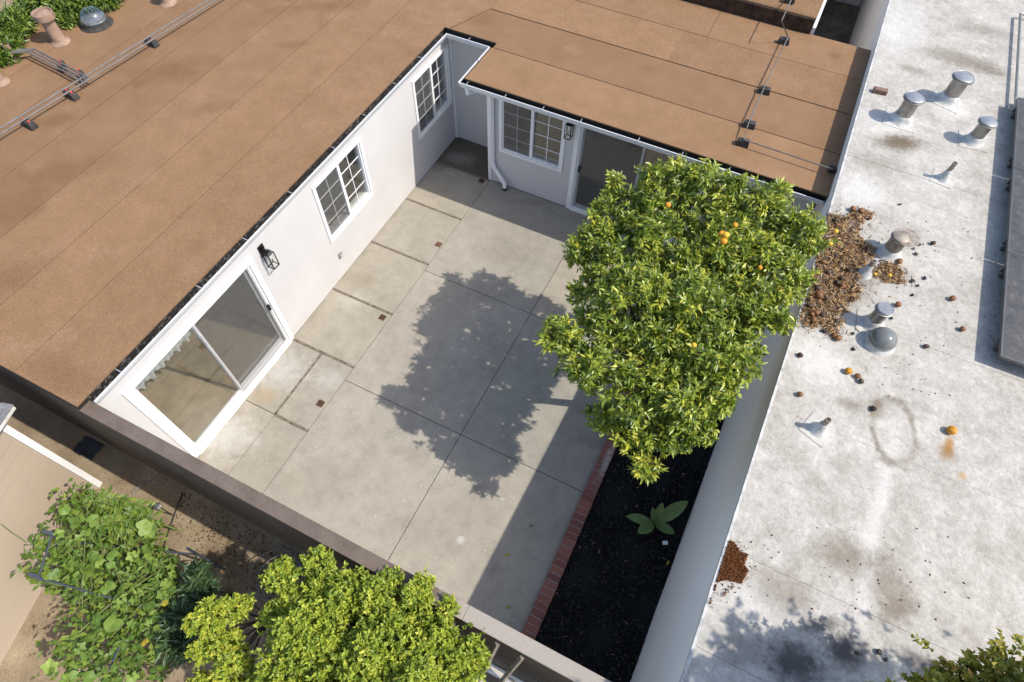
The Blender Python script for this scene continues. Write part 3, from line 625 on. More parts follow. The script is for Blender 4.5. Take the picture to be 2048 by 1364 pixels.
lantern(TB, 2.905, 1.97, (2.905, 5.48, 1.9), 'black box lantern on the shaded wall between window and sliding door')
t = thing('outlet_cover', (0, 2.07, .5), 'grey metal outlet cover low on the sunlit stucco wall', 'outlet')
MB(TL).box(2.03, 2.11, .001, .025, .43, .56).build('box', 'steelbox', t, bevel=.004); MB(TL).box(2.05, 2.09, .0255, .033, .46, .52).build('lid', 'screen_frame', t)

# ================================================================== white neighbour building
XW = 7.165
N = thing('neighbour_building', (XW, 5, 0), 'neighbour building with flat white coated roof and long white wall', 'building')
xe = lambda y: XW-.021*max(0.0, 2.6-y)
MB().prism([(XW, 22), (XW, 2.6), (xe(-2.6), -2.6), (16, -2.6), (16, 22)], -.1, ZR-.02).build('wall', 'wwall', N)
for y0, y1 in ((2.6, 22), (-2.62, 2.598)): MB().prism([(xe(y0)-.012, y0), (xe(y0)+.016, y0), (xe(y1)+.016, y1), (xe(y1)-.012, y1)], ZR-.05, ZR+.005).build('drip_edge', 'coat', N)
ysN = [-2.6, -1.72, -.745, .985, 2.6, 4.33, 5.6, 6.9, 7.93, 9.7, 11.4, 13.2, 15, 22]
for i in range(len(ysN)-1):
    MB().prism([(xe(ysN[i])+.018, ysN[i]+.002), (16, ysN[i]+.002), (16, ysN[i+1]-.001), (xe(ysN[i+1])+.018, ysN[i+1]-.001)], ZR-.019, ZR+random.uniform(0, .003)).build('roofing_sheet', 'wroof', N)
# light well
setp(MB().box(6.08, 7.16, 9.01, 15.9, -.09, -.02).build('light_well_floor', 'wellfloor'), 'dark mossy concrete floor of the light well', kind='structure')
bw = thing('block_wall', (6.6, 16, 0), 'low wall of white painted blocks closing the light well', 'wall')
for r_ in range(9):
    x = 5.9-(r_ % 2)*.2
    while x < 7.1:
        MB().box(max(5.95, x), min(7.155, x+.394), 15.93, 16.1, -.02+r_*.2, -.02+r_*.2+.194).build('block', 'whitewood', bw); x += .4
MB().box(5.95, 7.15, 15.955, 16.08, -.05, 1.78).build('mortar', 'mortar', bw)
MB().box(6.88, 7.03, 15.86, 15.925, .35, .75).build('dark_box', 'pipeblk', bw)

# fence with cap
F = thing('patio_fence', (3.5, -2.36, 0), 'tall brown board fence with flat metal-coated cap across the patio end', 'fence')
z = -.1; k = 0
while z < 2.4:
    h = .285; MB().box(-.30, 7.15, -2.40, -2.30, z+.002, z+h-.003).build('board', 'fence', F, bevel=.003); z += h; k += 1
MB().box(-.15, 7.14, -2.385, -2.315, -.1, 2.45).build('backing', 'fence', F)
for a, b, dz in ((-.075, 2.2, 0), (2.202, 5.05, .002), (5.052, 7.118, .004)):
    MB().box(a, b, -2.425, -2.272, 2.452, 2.492+dz).build('cap_board', 'cap', F, bevel=.004)
MB().box(-.1, 7.12, -2.419, -2.402, 2.36, 2.448).build('fascia', 'fence', F)
MB().box(.16, 7.11, -2.298, -2.28, 0.0, 2.45).build('inner_board', 'white', F)
fr = thing('fence_frame', (5.3, -2.7, -.1), 'bare lumber braces leaning against the brown fence behind the shrub', 'brace')
for (p, q, r_) in [((5.45, -2.44, 2.36), (5.32, -3.0, .3), .028), ((5.72, -2.44, 2.36), (5.47, -3.0, .3), .028), ((4.75, -2.44, 2.36), (4.75, -2.62, .3), .03), ((4.95, -2.44, 2.33), (4.98, -2.70, .3), .028)]:
    MB().tube([p, q], r_, 4).build('brace', 'oldwood', fr)
for (p, q) in [((4.6, -2.60, 1.45), (6.6, -2.66, 1.42)), ((4.5, -2.72, 1.2), (6.5, -2.80, 1.15)), ((4.6, -2.52, .8), (6.6, -2.55, .8))]:
    MB().tube([p, q], .035, 4).build('rail', 'whitewood', fr)

# ================================================================== tan neighbour house
c0, c1 = np.array([-1.048, -2.926]), np.array([-.38, -5.28]); dv = (c1-c0)/np.linalg.norm(c1-c0); nv = np.array([-dv[1], dv[0]])  # nv points to +x
if nv[0] < 0: nv = -nv
L_ = 5.0
TH = lambda u, n, z: (c0[0]+dv[0]*u+nv[0]*n, c0[1]+dv[1]*u+nv[1]*n, z)
K = thing('tan_house', (c0[0], c0[1], -.1), 'tan lap-sided house corner with white corner board and grey shingle eave', 'house')
MB(TH).box(.0, L_, -3, -.02, -.1, 2.2).build('wall', 'tan_siding', K)
for i in range(12):
    z0 = -.1+i*.19
    MB(TH).add([(.075, -.019, z0), (L_, -.019, z0), (L_, .002, z0), (.075, .002, z0), (.075, -.019, z0+.195), (L_, -.019, z0+.195), (L_, -.012, z0+.195), (.075, -.012, z0+.195)],
               [(3, 2, 1, 0), (4, 5, 6, 7), (0, 1, 5, 4), (1, 2, 6, 5), (2, 3, 7, 6), (3, 0, 4, 7)]).build('siding_board', 'tan_siding', K)
MB(TH).box(-.015, .07, -.018, .012, -.1, 2.2).build('corner_board', 'white', K)
rt = MB(TH).box(-.18, L_, -3.2, .16, 2.2, 2.27).build('roof', 'whitewood', K)
for i in range(5):
    for j in range(16):
        MB(TH).box(-.19+j*.31+(i % 2)*.15, -.19+j*.31+.304+(i % 2)*.15, .17-(i+1)*.15, .17-i*.15+.004, 2.272+i*.012, 2.285+i*.012).build('shingle', 'shingle', rt)

# ================================================================== roof fittings
def vent(px, py, h, r, rc, lab, body='galv', capm='galvcap', base=True, plate=True, z=ZR, tilt=(0, 0), name='roof_vent', grp='round metal vents on the white roof'):
    p = at(px, py, z=z); t = thing(name, (p[0], p[1], z), lab, 'roof vent', grp)
    c = (p[0], p[1], z)
    if plate: MB().rbox((p[0], p[1], z+.003), (r*4.2, r*4.2, .006), random.uniform(-.3, .5)).build('flashing_plate', 'wroof', t)
    if base: MB().lathe((p[0], p[1], z+.009), [(r*1.7, 0), (r*1.4, .02), (r*1.22, .06), (r*1.12, .10), (r*1.02, .108)], 24).build('base_cone', 'coat', t, smooth=True)
    MB().lathe(c, [(r, .02), (r, h-.05)], 28, tilt).build('pipe', body, t, smooth=True)
    q = (p[0]+tilt[0]*h, p[1]+tilt[1]*h, z+h)
    MB().lathe(q, [(r*.98, -.062), (rc*.97, -.052), (rc*1.02, -.044), (rc*1.02, -.034), (rc*.94, -.031)], 32).build('collar', body, t, smooth=True)
    MB().lathe(q, [(rc*.90, -.030), (rc*.91, -.008), (rc*.86, -.003), (rc*.83, -.007), (rc*.80, -.004), (rc*.02, -.002)], 32).build('cap', capm, t, smooth=True)
    return t, q
vent(1895, 200, .43, .118, .165, 'tall galvanised vent farthest back on the white roof')
vent(1800, 240, .42, .112, .155, 'galvanised vent nearest the brown roof edge')
vent(1945, 283, .38, .095, .135, 'galvanised vent closest to the solar panels')
t, q = vent(1776, 507, .34, .10, .12, 'rusty old vent with tilted rain plate standing in leaf litter', 'galvold', 'galvold', True, False)
MB().lathe((q[0]+.06, q[1]+.03, q[2]-.03), [(.15, 0), (.165, .006), (.16, .014), (.02, .016)], 28, (0, 0)).build('rain_plate', 'galvold', t, smooth=True)
vent(1742, 648, .34, .082, .105, 'slim galvanised vent with pale cap just behind the grey dome')
def stack(px, py, h, lab, z=ZR):
    p = at(px, py, z=z); t = thing('vent_pipe', (p[0], p[1], z), lab, 'vent pipe', 'small vent pipes on the white roof')
    MB().rbox((p[0], p[1], z+.003), (.30, .30, .006), random.uniform(-.5, .2)).build('flashing_plate', 'wroof', t)
    MB().lathe((p[0], p[1], z+.009), [(.10, 0), (.075, .03), (.05, .09), (.042, .15), (.036, .16)], 20).build('base_cone', 'coat', t, smooth=True)
    MB().lathe((p[0], p[1], z), [(.031, .14), (.031, h), (.024, h), (.024, h-.05)], 16).build('pipe', 'galvold', t, smooth=True)
    MB().lathe((p[0], p[1], z), [(.0235, h-.045), (.0235, h-.004), (.001, h-.0035)], 14).build('opening', 'pipeblk', t)
stack(1635, 860, .27, 'small white vent pipe in front of the ring-shaped stain')
stack(1885, 358, .30, 'small white vent pipe between the vents and the dark panels')
stack(1728, 548, .26, 'small white vent pipe beside the leaf litter')
p = at(1757, 687, z=ZR); t = thing('dome_skylight', (p[0], p[1], ZR), 'smoky grey acrylic dome on the white roof', 'skylight')
MB().lathe((p[0], p[1], ZR), [(.185, .0), (.165, .03), (.15, .06), (.15, .10)], 32).build('curb', 'coat', t, smooth=True)
MB().lathe((p[0], p[1], ZR+.10), [(.155, -.02), (.157, .0)]+[(.15*math.cos(a), .13*math.sin(a)+.005) for a in np.linspace(0, 1.52, 9)], 36).build('dome', 'smoke', t, smooth=True)
for k in range(6): MB().lathe((p[0]+.156*math.cos(k*1.05), p[1]+.156*math.sin(k*1.05), ZR+.085), [(.008, 0), (.008, .008)], 8).build('screw', 'galv', t)
p = at(1758, 186, z=ZR); t = MB().rbox((p[0], p[1], ZR), (.21, .10, .075), .12).build('loose_brick', 'redbrickroof', None, (p[0], p[1], ZR), bevel=.006); setp(t, 'single loose brown brick lying near the white roof edge', 'brick')
# brown-roof vents
def bvent(px, py, h, r, rc, lab, tilt=(0, 0), z=ZT):
    p = at(px, py, z=z); t = thing('roof_vent', (p[0], p[1], z), lab, 'roof vent', 'brown painted vents on the brown roof')
    MB().lathe((p[0], p[1], z), [(r*1.6, .003), (r*1.3, .03), (r*1.05, .05), (r, .06), (r, h-.1)], 24, tilt).build('pipe', 'brownvent', t, smooth=True)
    MB().lathe((p[0]+tilt[0]*h, p[1]+tilt[1]*h, z+h), [(r*.9, -.14), (rc, -.12), (rc, -.02), (rc*.9, -.018), (rc*.86, -.05), (rc*.5, -.03), (.01, -.025)], 28).build('cap', 'brownvent', t, smooth=True)
bvent(121, 84, .55, .105, .165, 'brown painted vent with wide cap beside the top left foliage')
bvent(30, 118, .28, .05, .055, 'thin brown pipe where three conduits start on the brown roof')
bvent(336, 6, .3, .1, .13, 'brown vent cut by the upper picture edge beside the long conduits')
bvent(2, 165, .4, .09, .1, 'brown pipe stub at the left picture edge on the brown roof')
p = at(193, 48, z=ZT); t = thing('tube_skylight', (p[0], p[1], ZT), 'clear domed tube skylight on the brown roof beside the foliage', 'skylight')
MB().lathe((p[0], p[1], ZT), [(.29, .002), (.26, .03), (.245, .05), (.245, .10), (.225, .10)], 32).build('curb', 'rubber', t, smooth=True)
MB().lathe((p[0], p[1], ZT+.10), [(.215, 0), (.21, .012), (.01, .02)], 32).build('diffuser', 'galvcap', t, smooth=True)
MB().lathe((p[0], p[1], ZT+.10), [(.235, 0)]+[(.23*math.cos(a), .19*math.sin(a)+.01) for a in np.linspace(0, 1.52, 9)], 36).build('dome', 'acrylic', t, smooth=True)

# conduits on the left roof
zc = ZT+.13
def support(px, py, ang, lab, size=(.26, .12, .10), z=ZT, red=True, grp='black support blocks under the conduits'):
    p = at(px, py, z=z); t = thing('pipe_support', (p[0], p[1], z), lab, 'pipe support', grp)
    MB().rbox((p[0], p[1], z+.004), size, ang, .85).build('block', 'rubber', t, bevel=.008)
    ca, sa = math.cos(ang), math.sin(ang)
    for k in ((-.06, .06) if red else (0,)):
        MB().rbox((p[0]+k*ca, p[1]+k*sa, z+size[2]+.004), (.022, .03, .03), ang).build('clamp', 'red' if red else 'conduit', t)
    return t
A0, A1 = at(-60, 300, z=zc), at(470, -28, z=zc)
dirA = (A1-A0)/np.linalg.norm(A1-A0); perp = np.array([-dirA[1], dirA[0], 0])
angA = math.atan2(dirA[1], dirA[0])
for k, off in enumerate((0.06, -.06)):
    a, b = A0+perp*off, A1+perp*off
    o = MB().tube([a, (a+b)/2, b], .014, 8).build('roof_conduit', 'conduit', None, tuple(a), smooth=True)
    setp(o, 'outer of the two long grey conduits crossing the brown roof' if k == 0 else 'inner of the two long grey conduits, nearer the patio', 'conduit', 'long conduits on the brown roof')
for px, py, lab in ((62, 253, 'black block under the long conduits, nearest the left picture edge'), (146, 195, 'black block under the long conduits beside the three-pipe branch'), (306, 90, 'black block under the long conduits, highest up the roof')):
    support(px, py, angA+math.pi/2, lab)
b0 = [at(35, 100, z=zc+.05), at(68, 98, z=zc+.02), at(130, 130, z=zc), at(180, 158, z=zc)]
for k in range(3):
    d = np.array([.0, -.055*k, 0]) + np.array([-.02*k, 0, 0])
    pts = [q+d for q in b0]
    if k: pts[-1] = pts[-1]+np.array([.02*k, .0, 0])
    o = MB().tube(pts, .016, 8).build('branch_conduit', 'conduit', None, tuple(pts[0]), smooth=True)
    setp(o, ('upper', 'middle', 'lower')[k]+' of the three short branch conduits joining the long ones', 'conduit', 'branch conduits at the top left')
support(128, 138, -.7, 'small block under the three branch conduits, nearer the thin brown pipe', (.24, .09, .10)); support(165, 157, -.7, 'small block under the three branch conduits, nearer the long conduits', (.24, .09, .10))
# conduit on the back roof
zb = ZT+.125
pts = [at(1596, -30, z=3.09), at(1563, 42, z=3.09), at(1576, 74, z=zb), at(1527, 178, z=zb), at(1497, 246, z=zb), at(1487, 279, z=zb), at(1664, 338, z=zb), at(1666, 343, z=ZT)]
o = MB().tube(pts, .0105, 8).build('roof_conduit', 'conduit', None, tuple(pts[2]), smooth=True); setp(o, 'thin grey conduit stepping down from the raised roof and turning to the parapet', 'conduit')
for px, py, lab, zz in ((1566, 87, 'black block under the thin conduit below the raised roof', ZT), (1527, 186, 'black block under the thin conduit, second from the raised roof', ZT), (1497, 254, 'black block under the thin conduit just before its corner', ZT), (1484, 290, 'black block under the corner of the thin conduit', ZT), (1578, 4, 'black block under the thin conduit up on the raised roof', 2.95)):
    support(px, py, .1, lab, (.20, .11, .10), zz, False, 'black blocks under the thin conduit')
p = at(1663, 342, z=ZT); t = thing('junction_box', (p[0], p[1], ZT), 'small dark junction box by the brown roof edge', 'junction box'); MB().rbox((p[0], p[1], ZT+.003), (.10, .10, .07), .1).build('box', 'rubber', t, bevel=.005)
# solar panels
ZP = 3.10; xp = 9.31
yp = [2.665, 4.40, 6.16, 7.92]
for i in range(3):
    a, b = yp[i]+.006, yp[i+1]-.006
    t = thing('solar_module', (xp, (a+b)/2, ZR), ('dusty dark solar panel nearest the camera on the white roof', 'middle of the three dusty solar panels at the right edge', 'farthest dusty solar panel, next to the grey conduit')[i], 'solar panel', 'solar panels at the right edge')
    MB().box(xp+.022, xp+1.0, a+.022, b-.022, ZP-.02, ZP-.003).build('glass', 'solar', t)
    MB().box(xp, xp+.02, a, b, ZP-.042, ZP).box(xp+1.002, xp+1.022, a, b, ZP-.042, ZP).box(xp+.021, xp+1.001, a, a+.02, ZP-.042, ZP).box(xp+.021, xp+1.001, b-.02, b, ZP-.042, ZP).build('frame', 'alu', t)
    for yy in (a+.25, b-.25): MB().box(xp-.02, xp+1.03, yy-.02, yy+.02, ZP-.10, ZP-.044).build('rail', 'alu', t); 
    for yy in (a+.25, b-.25): MB().rbox((xp+.05, yy, ZR+.004), (.05, .05, .094), 0).build('foot', 'alu', t)
q0, q1 = at(2030, 222, z=2.99), at(2041, 28, z=2.99)
t = MB().tube([q0, q1, q1+np.array([.05, .03, 0]), q1+np.array([1.5, .05, 0])], .022, 10).build('grey_conduit', 'galv', None, tuple(q0), smooth=True); setp(t, 'straight galvanised conduit running back from the solar panels', 'conduit')
p = at(2043, 218, z=ZR); t = thing('junction_box', (p[0], p[1], ZR), 'grey junction box at the end of the galvanised conduit', 'junction box'); MB().box(p[0]-.06, p[0]+.2, p[1]-.06, p[1]+.08, ZR+.004, ZR+.16).build('box', 'steelbox', t, bevel=.004)

# ================================================================== fallen fruit and litter on the white roof
def poly_pts(poly, n, edge=0.0):
    P = np.array(poly); lo, hi = P.min(0), P.max(0); out = []
    while len(out) < n:
        q = rng.uniform(lo, hi, (n*3, 2)); x, y = q[:, 0], q[:, 1]; ins = np.zeros(len(q), bool); j = len(P)-1
        for i in range(len(P)):
            c_ = ((P[i, 1] > y) != (P[j, 1] > y)) & (x < (P[j, 0]-P[i, 0])*(y-P[i, 1])/(P[j, 1]-P[i, 1]+1e-12)+P[i, 0]); ins ^= c_; j = i
        out += list(q[ins])
    return np.array(out[:n])
def px_poly(pl, z): return [tuple(at(a, b, z=z)[:2]) for a, b in pl]
lit = [(1650, 428), (1690, 432), (1722, 418), (1748, 428), (1722, 448), (1716, 470), (1730, 486), (1752, 498), (1745, 520), (1728, 528), (1726, 548), (1712, 566), (1722, 580), (1708, 604), (1682, 612), (1700, 624), (1668, 632), (1690, 640), (1672, 660), (1682, 676), (1660, 672), (1640, 652), (1606, 656), (1600, 632), (1630, 530)]
lit2 = [(1745, 535), (1772, 520), (1800, 535), (1812, 570), (1770, 566), (1742, 556)]
d = np.concatenate([poly_pts(px_poly(lit, ZR), 5200), poly_pts(px_poly(lit2, ZR), 500)])
d = np.concatenate([d, d[rng.integers(0, len(d), 900)]+rng.normal(0, .11, (900, 2))]); d = d[d[:, 0] > XW-.01]; n = len(d)
setp(chips('leaf_litter', d, ZR+.006+rng.exponential(.012, n), (.02, .11), 'litter', flat=.3, asp=(4, 13), tint=np.clip(rng.beta(1.5, 1.2, n), 0, 1)), 'drift of dry brown leaves and twigs on the white roof edge', kind='stuff')
d = np.concatenate([poly_pts(px_poly([(1450, 1078), (1468, 1085), (1480, 1105), (1496, 1108), (1488, 1130), (1496, 1142), (1482, 1168), (1452, 1160), (1430, 1166), (1436, 1130)], ZR), 5000),
                    poly_pts(px_poly([(1420, 1170), (1432, 1168), (1430, 1182), (1418, 1182)], ZR), 180), poly_pts(px_poly([(1412, 1196), (1422, 1192), (1422, 1208), (1412, 1208)], ZR), 150), poly_pts(px_poly([(1440, 1188), (1465, 1165), (1470, 1172), (1444, 1198)], ZR), 60)])
d = np.concatenate([d, d[rng.integers(0, len(d), 500)]+rng.normal(0, .05, (500, 2))]); d = d[d[:, 0] > XW-.021*np.maximum(0, 2.6-d[:, 1])+.015]; n = len(d); setp(chips('red_soil', d, ZR+.004+rng.exponential(.008, n), (.006, .018), 'redsoil', flat=1.0, asp=(1, 2)), 'patch of crumbled reddish soil on the white roof above the wall', kind='stuff')
d = poly_pts(px_poly([(1640, 420), (2000, 430), (1980, 800), (1640, 800)], ZR), 130); d = np.concatenate([d, poly_pts(px_poly([(1430, 1050), (1900, 1050), (1980, 1250), (1420, 1200)], ZR), 60)])
n = len(d); setp(chips('roof_crumbs', d, ZR+np.full(n, .006), (.01, .03), 'litter', flat=.6, asp=(1, 2.5), tint=rng.uniform(0, .25, n)), 'dark crumbs scattered over the white roof', kind='stuff')
# oranges
def fruit_mesh(name, mat, seed, dent):
    bm = bmesh.new(); bmesh.ops.create_icosphere(bm, subdivisions=3 if dent < .12 else 2, radius=1.0)
    rr_ = random.Random(seed); ax = [Vector((rr_.gauss(0, 1), rr_.gauss(0, 1), rr_.gauss(0, 1))).normalized() for _ in range(5)]
    for v in bm.verts:
        k = 1.0
        for a in ax: k -= dent*max(0, v.co.normalized().dot(a)-.55)*2
        v.co *= k
        if v.co.z > .92: v.co.z -= .06
        v.co.z *= .93-.8*dent
    me = bpy.data.meshes.new(name); bm.to_mesh(me); bm.free(); me.polygons.foreach_set('use_smooth', [True]*len(me.polygons)); me.materials.append(M[mat]); return me
FM = {k: [fruit_mesh('orange', 'o_'+k, i+sum(map(ord, k)), dn) for i in range(2)] for k, dn in dict(fresh=.03, yellow=.03, brown=.12, dark=.2, black=.32).items()}
LM = [('rusty vent', 1776, 507), ('slim vent', 1742, 648), ('grey dome', 1757, 687), ('small pipe in the litter', 1728, 548), ('wall edge under the tree', 1625, 570), ('back end of the litter', 1700, 430), ('ring-shaped stain', 1787, 862), ('galvanised vents at the back', 1850, 260), ('maple leaves', 1880, 1320)]
ORD = ['nearest', 'second nearest', 'third nearest', 'fourth nearest', 'fifth nearest', 'sixth nearest', 'seventh nearest', 'eighth nearest', 'ninth nearest', 'tenth nearest', 'eleventh nearest', 'twelfth nearest']
def ranked(lst, what):
    g_ = {}
    for px, py, k in lst:
        p = at(px, py, z=ZR); best = min(LM, key=lambda l: np.linalg.norm(at(l[1], l[2], z=ZR)-p)); g_.setdefault(best[0], []).append((np.linalg.norm(at(best[1], best[2], z=ZR)-p), px, py, k))
    return [(px, py, k, what+', '+ORD[i]+' to the '+nm) for nm, v in g_.items() for i, (_, px, py, k) in enumerate(sorted(v))]
def fruit(px, py, kind, r, lab, grp, cat='orange'):
    p = at(px, py, z=ZR+r*.8); o = bpy.data.objects.new('fallen_orange', random.choice(FM[kind])); COL.objects.link(o)
    o.location = (p[0], p[1], ZR+r*(.82 if kind != 'black' else .55)+.004); o.scale = (r, r, r*(.75 if kind == 'black' else 1)); o.rotation_euler = (random.uniform(-.4, .4), random.uniform(-.4, .4), random.uniform(0, 6)); setp(o, lab, cat, grp)
for px, py, k, r, lab in [(1697, 742, 'fresh', .042, 'bright orange fruit beside two brown ones on the white roof'), (1903, 861, 'fresh', .052, 'large orange above a rusty stain on the white roof'), (1671, 463, 'yellow', .036, 'bright yellow orange in the litter, farthest back'), (1659, 485, 'yellow', .036, 'yellow orange at the wall edge touching the tree'),
                          (1750, 549, 'yellow', .022, 'small yellow fruit in the litter patch, left one of two'), (1779, 551, 'yellow', .026, 'small yellow fruit in the litter patch, right one of two'),
                          (1715, 752, 'brown', .036, 'brown orange next to the bright one, middle of three'), (1723, 762, 'dark', .036, 'dark brown orange, lowest of three beside the bright one'), (1601, 710, 'dark', .036, 'brown shrivelled orange alone near the wall edge in front of the litter'), (1600, 789, 'brown', .036, 'reddish shrivelled orange nearest the small front vent pipe'),
                          (1747, 816, 'black', .042, 'black shrivelled orange on the ring-shaped stain'), (1853, 692, 'dark', .036, 'dark orange right of the grey dome'), (1925, 658, 'brown', .038, 'brown orange nearest the shadow of the solar panels'), (1905, 597, 'brown', .040, 'brown split orange in the open between vents and panels'), (1866, 486, 'dark', .036, 'brown orange right of the rusty vent'), (1796, 609, 'brown', .040, 'round brown orange beside the slim galvanised vent')]:
    fruit(px, py, k, r, lab, 'fallen oranges on the white roof')
fruit(1638, 590, 'brown', .055, 'largest brown orange lying in the leaf litter', 'fallen oranges on the white roof'); 
for px, py, k, lab in ranked([(1646, 524, 'brown'), (1722, 422, 'brown'), (1740, 436, 'brown'), (1706, 418, 'brown'), (1674, 450, 'brown'), (1684, 572, 'brown'), (1624, 629, 'brown'), (1633, 626, 'brown'), (1626, 639, 'brown'), (1668, 671, 'brown'), (1676, 676, 'brown'), (1799, 523, 'brown')], 'brown rotting orange in the litter'):
    fruit(px, py, k, random.uniform(.033, .046), lab, 'brown rotting oranges in the litter')
for px, py, k, lab in ranked([(1674, 565, 'dark'), (1684, 557, 'dark'), (1636, 575, 'dark'), (1670, 512, 'dark'), (1672, 440, 'dark'), (1655, 600, 'dark'), (1645, 630, 'dark'), (1700, 540, 'dark'), (1656, 545, 'dark'), (1620, 610, 'dark')], 'dark dried orange in the litter'):
    fruit(px, py, k, random.uniform(.035, .045), lab, 'dark dried oranges in the litter')
for px, py, k, lab in ranked([(1618, 600, 'black'), (1648, 661, 'black'), (1668, 651, 'black'), (1706, 597, 'black'), (1718, 584, 'black'), (1705, 574, 'black'), (1690, 620, 'black'), (1680, 615, 'black'), (1672, 640, 'black'), (1712, 560, 'black'), (1798, 564, 'black'), (1828, 497, 'black'), (1833, 507, 'black'), (1837, 571, 'black'), (1826, 562, 'black'), (1850, 555, 'black'), (1706, 666, 'black'), (1708, 698, 'black'), (1825, 590, 'black'), (1784, 636, 'black'), (1801, 408, 'black'), (1718, 1306, 'black'), (1758, 1304, 'black'), (1772, 1318, 'black'), (1838, 487, 'black')], 'small black shrivelled fruit'):
    fruit(px, py, k, random.uniform(.02, .036), lab, 'black shrivelled fruits on the white roof')

# ================================================================== foliage
def unit(a): return a/(np.linalg.norm(a, axis=-1, keepdims=True)+1e-9)
def leaves(P, D, L, W, fold=.25, curl=.15):
    """one 4-triangle folded leaf per row; D direction, returns V,F"""
    n = len(P); up = unit(rng.normal(0, .45, (n, 3))+np.array([0.15, 0, 1.0])); S = unit(np.cross(D, up)); Nn = np.cross(S, D)
    L = L[:, None]; W = W[:, None]
    mid = P+D*L*.48; tip = P+D*L-Nn*L*curl
    V = np.stack([P, mid+S*W/2+Nn*W*fold, mid, mid-S*W/2+Nn*W*fold, tip], 1).reshape(-1, 3)
    b = np.arange(n)[:, None]*5
    F = np.concatenate([b+np.array(q) for q in ((0, 2, 1), (0, 3, 2), (2, 4, 1), (2, 3, 4))], 0)
    return V, F
def crown(lobes, dens, nl, L, W, spread=.75, inner=.35, up=.35, stray=.12):
    """rosettes of leaves at twig tips over the surface of overlapping lobes"""
    C_ = np.array([l[:3] for l in lobes]); Rr = np.array([l[3] for l in lobes]); sq = np.array([l[4] if len(l) > 4 else .85 for l in lobes])
    tips = []; outs = []; lay = []
    for i in range(len(lobes)):
        for frac, rlo, rhi in ((1.0, .82, 1.06), (inner, .35, .82)):
            n = int(dens*4*math.pi*Rr[i]**2*frac)
            u = unit(rng.normal(0, 1, (n, 3))); 
            r_ = rng.uniform(rlo, rhi, n)*(1+.26*np.sin(u[:, 0]*7+i)*np.sin(u[:, 1]*6+2*i)*np.cos(u[:, 2]*5))
            if frac == 1.0: r_ += (rng.uniform(0, 1, n) < .08)*rng.uniform(0, stray, n)*1.6
            q = C_[i]+u*(Rr[i]*r_)[:, None]*np.array([1, 1, sq[i]])
            keep = np.ones(n, bool)
            for j in range(len(lobes)):
                if j != i:
                    dd = np.linalg.norm((q-C_[j])/np.array([1, 1, sq[j]]), axis=1)/Rr[j]; keep &= dd > (.72 if frac == 1.0 else .35)
            tips.append(q[keep]); outs.append(u[keep]); lay.append(np.full(keep.sum(), frac))
    T_ = np.concatenate(tips); O_ = np.concatenate(outs)
    O_ = unit(O_+np.array([0, 0, up])+rng.normal(0, .35, O_.shape))
    n = len(T_); cl = rng.uniform(0, 1, n)
    P = np.repeat(T_, nl, 0); O2 = np.repeat(O_, nl, 0); m = len(P)
    side = unit(np.cross(O2, rng.normal(0, 1, (m, 3))))
    D = unit(O2*rng.uniform(.15, .9, (m, 1))+side*spread*rng.uniform(.6, 1.3, (m, 1)))
    P = P-O2*rng.uniform(0, L*1.4, (m, 1))
    Ls = rng.uniform(.45, 1.2, m)*L; Ws = rng.uniform(.75, 1.2, m)*W
    V, F = leaves(P, D, Ls, Ws)
    tint = np.clip(np.repeat(cl, nl)*.55+rng.uniform(-.05, .45, m), 0, 1)
    return V, F, np.repeat(tint, 5), T_, cl
def rough(lobes, k=6, f=.42, lo=.2, seed=3, core=.8):
    rr_ = np.random.default_rng(seed); out = []
    for l in lobes:
        c_, R_ = np.array(l[:3]), l[3]
        if R_ < lo: out.append(tuple(l)); continue
        out.append((*c_, R_*core))
        for d_ in unit(rr_.normal(0, 1, (k, 3))+np.array([0, 0, .35])): out.append((*(c_+d_*R_*rr_.uniform(.55, .8)), R_*f*rr_.uniform(.7, 1.15)))
    return out
def limbs(mb, base, fork, targets, r0):
    base, fork = Vector(base), Vector(fork)
    mid = (base+fork)/2+Vector((random.uniform(-.06, .06), random.uniform(-.06, .06), 0))
    mb.tube([base, mid, fork], [r0*1.25, r0, r0*.85], 8)
    for tg in targets:
        tg = Vector(tg); m_ = fork.lerp(tg, .5)+Vector((random.uniform(-.12, .12), random.uniform(-.12, .12), random.uniform(-.05, .12)))
        mb.tube([fork-Vector((0, 0, .04)), fork.lerp(m_, .5)+Vector((0, 0, .04)), m_, tg], [r0*.6, r0*.45, r0*.34, r0*.14], 6)

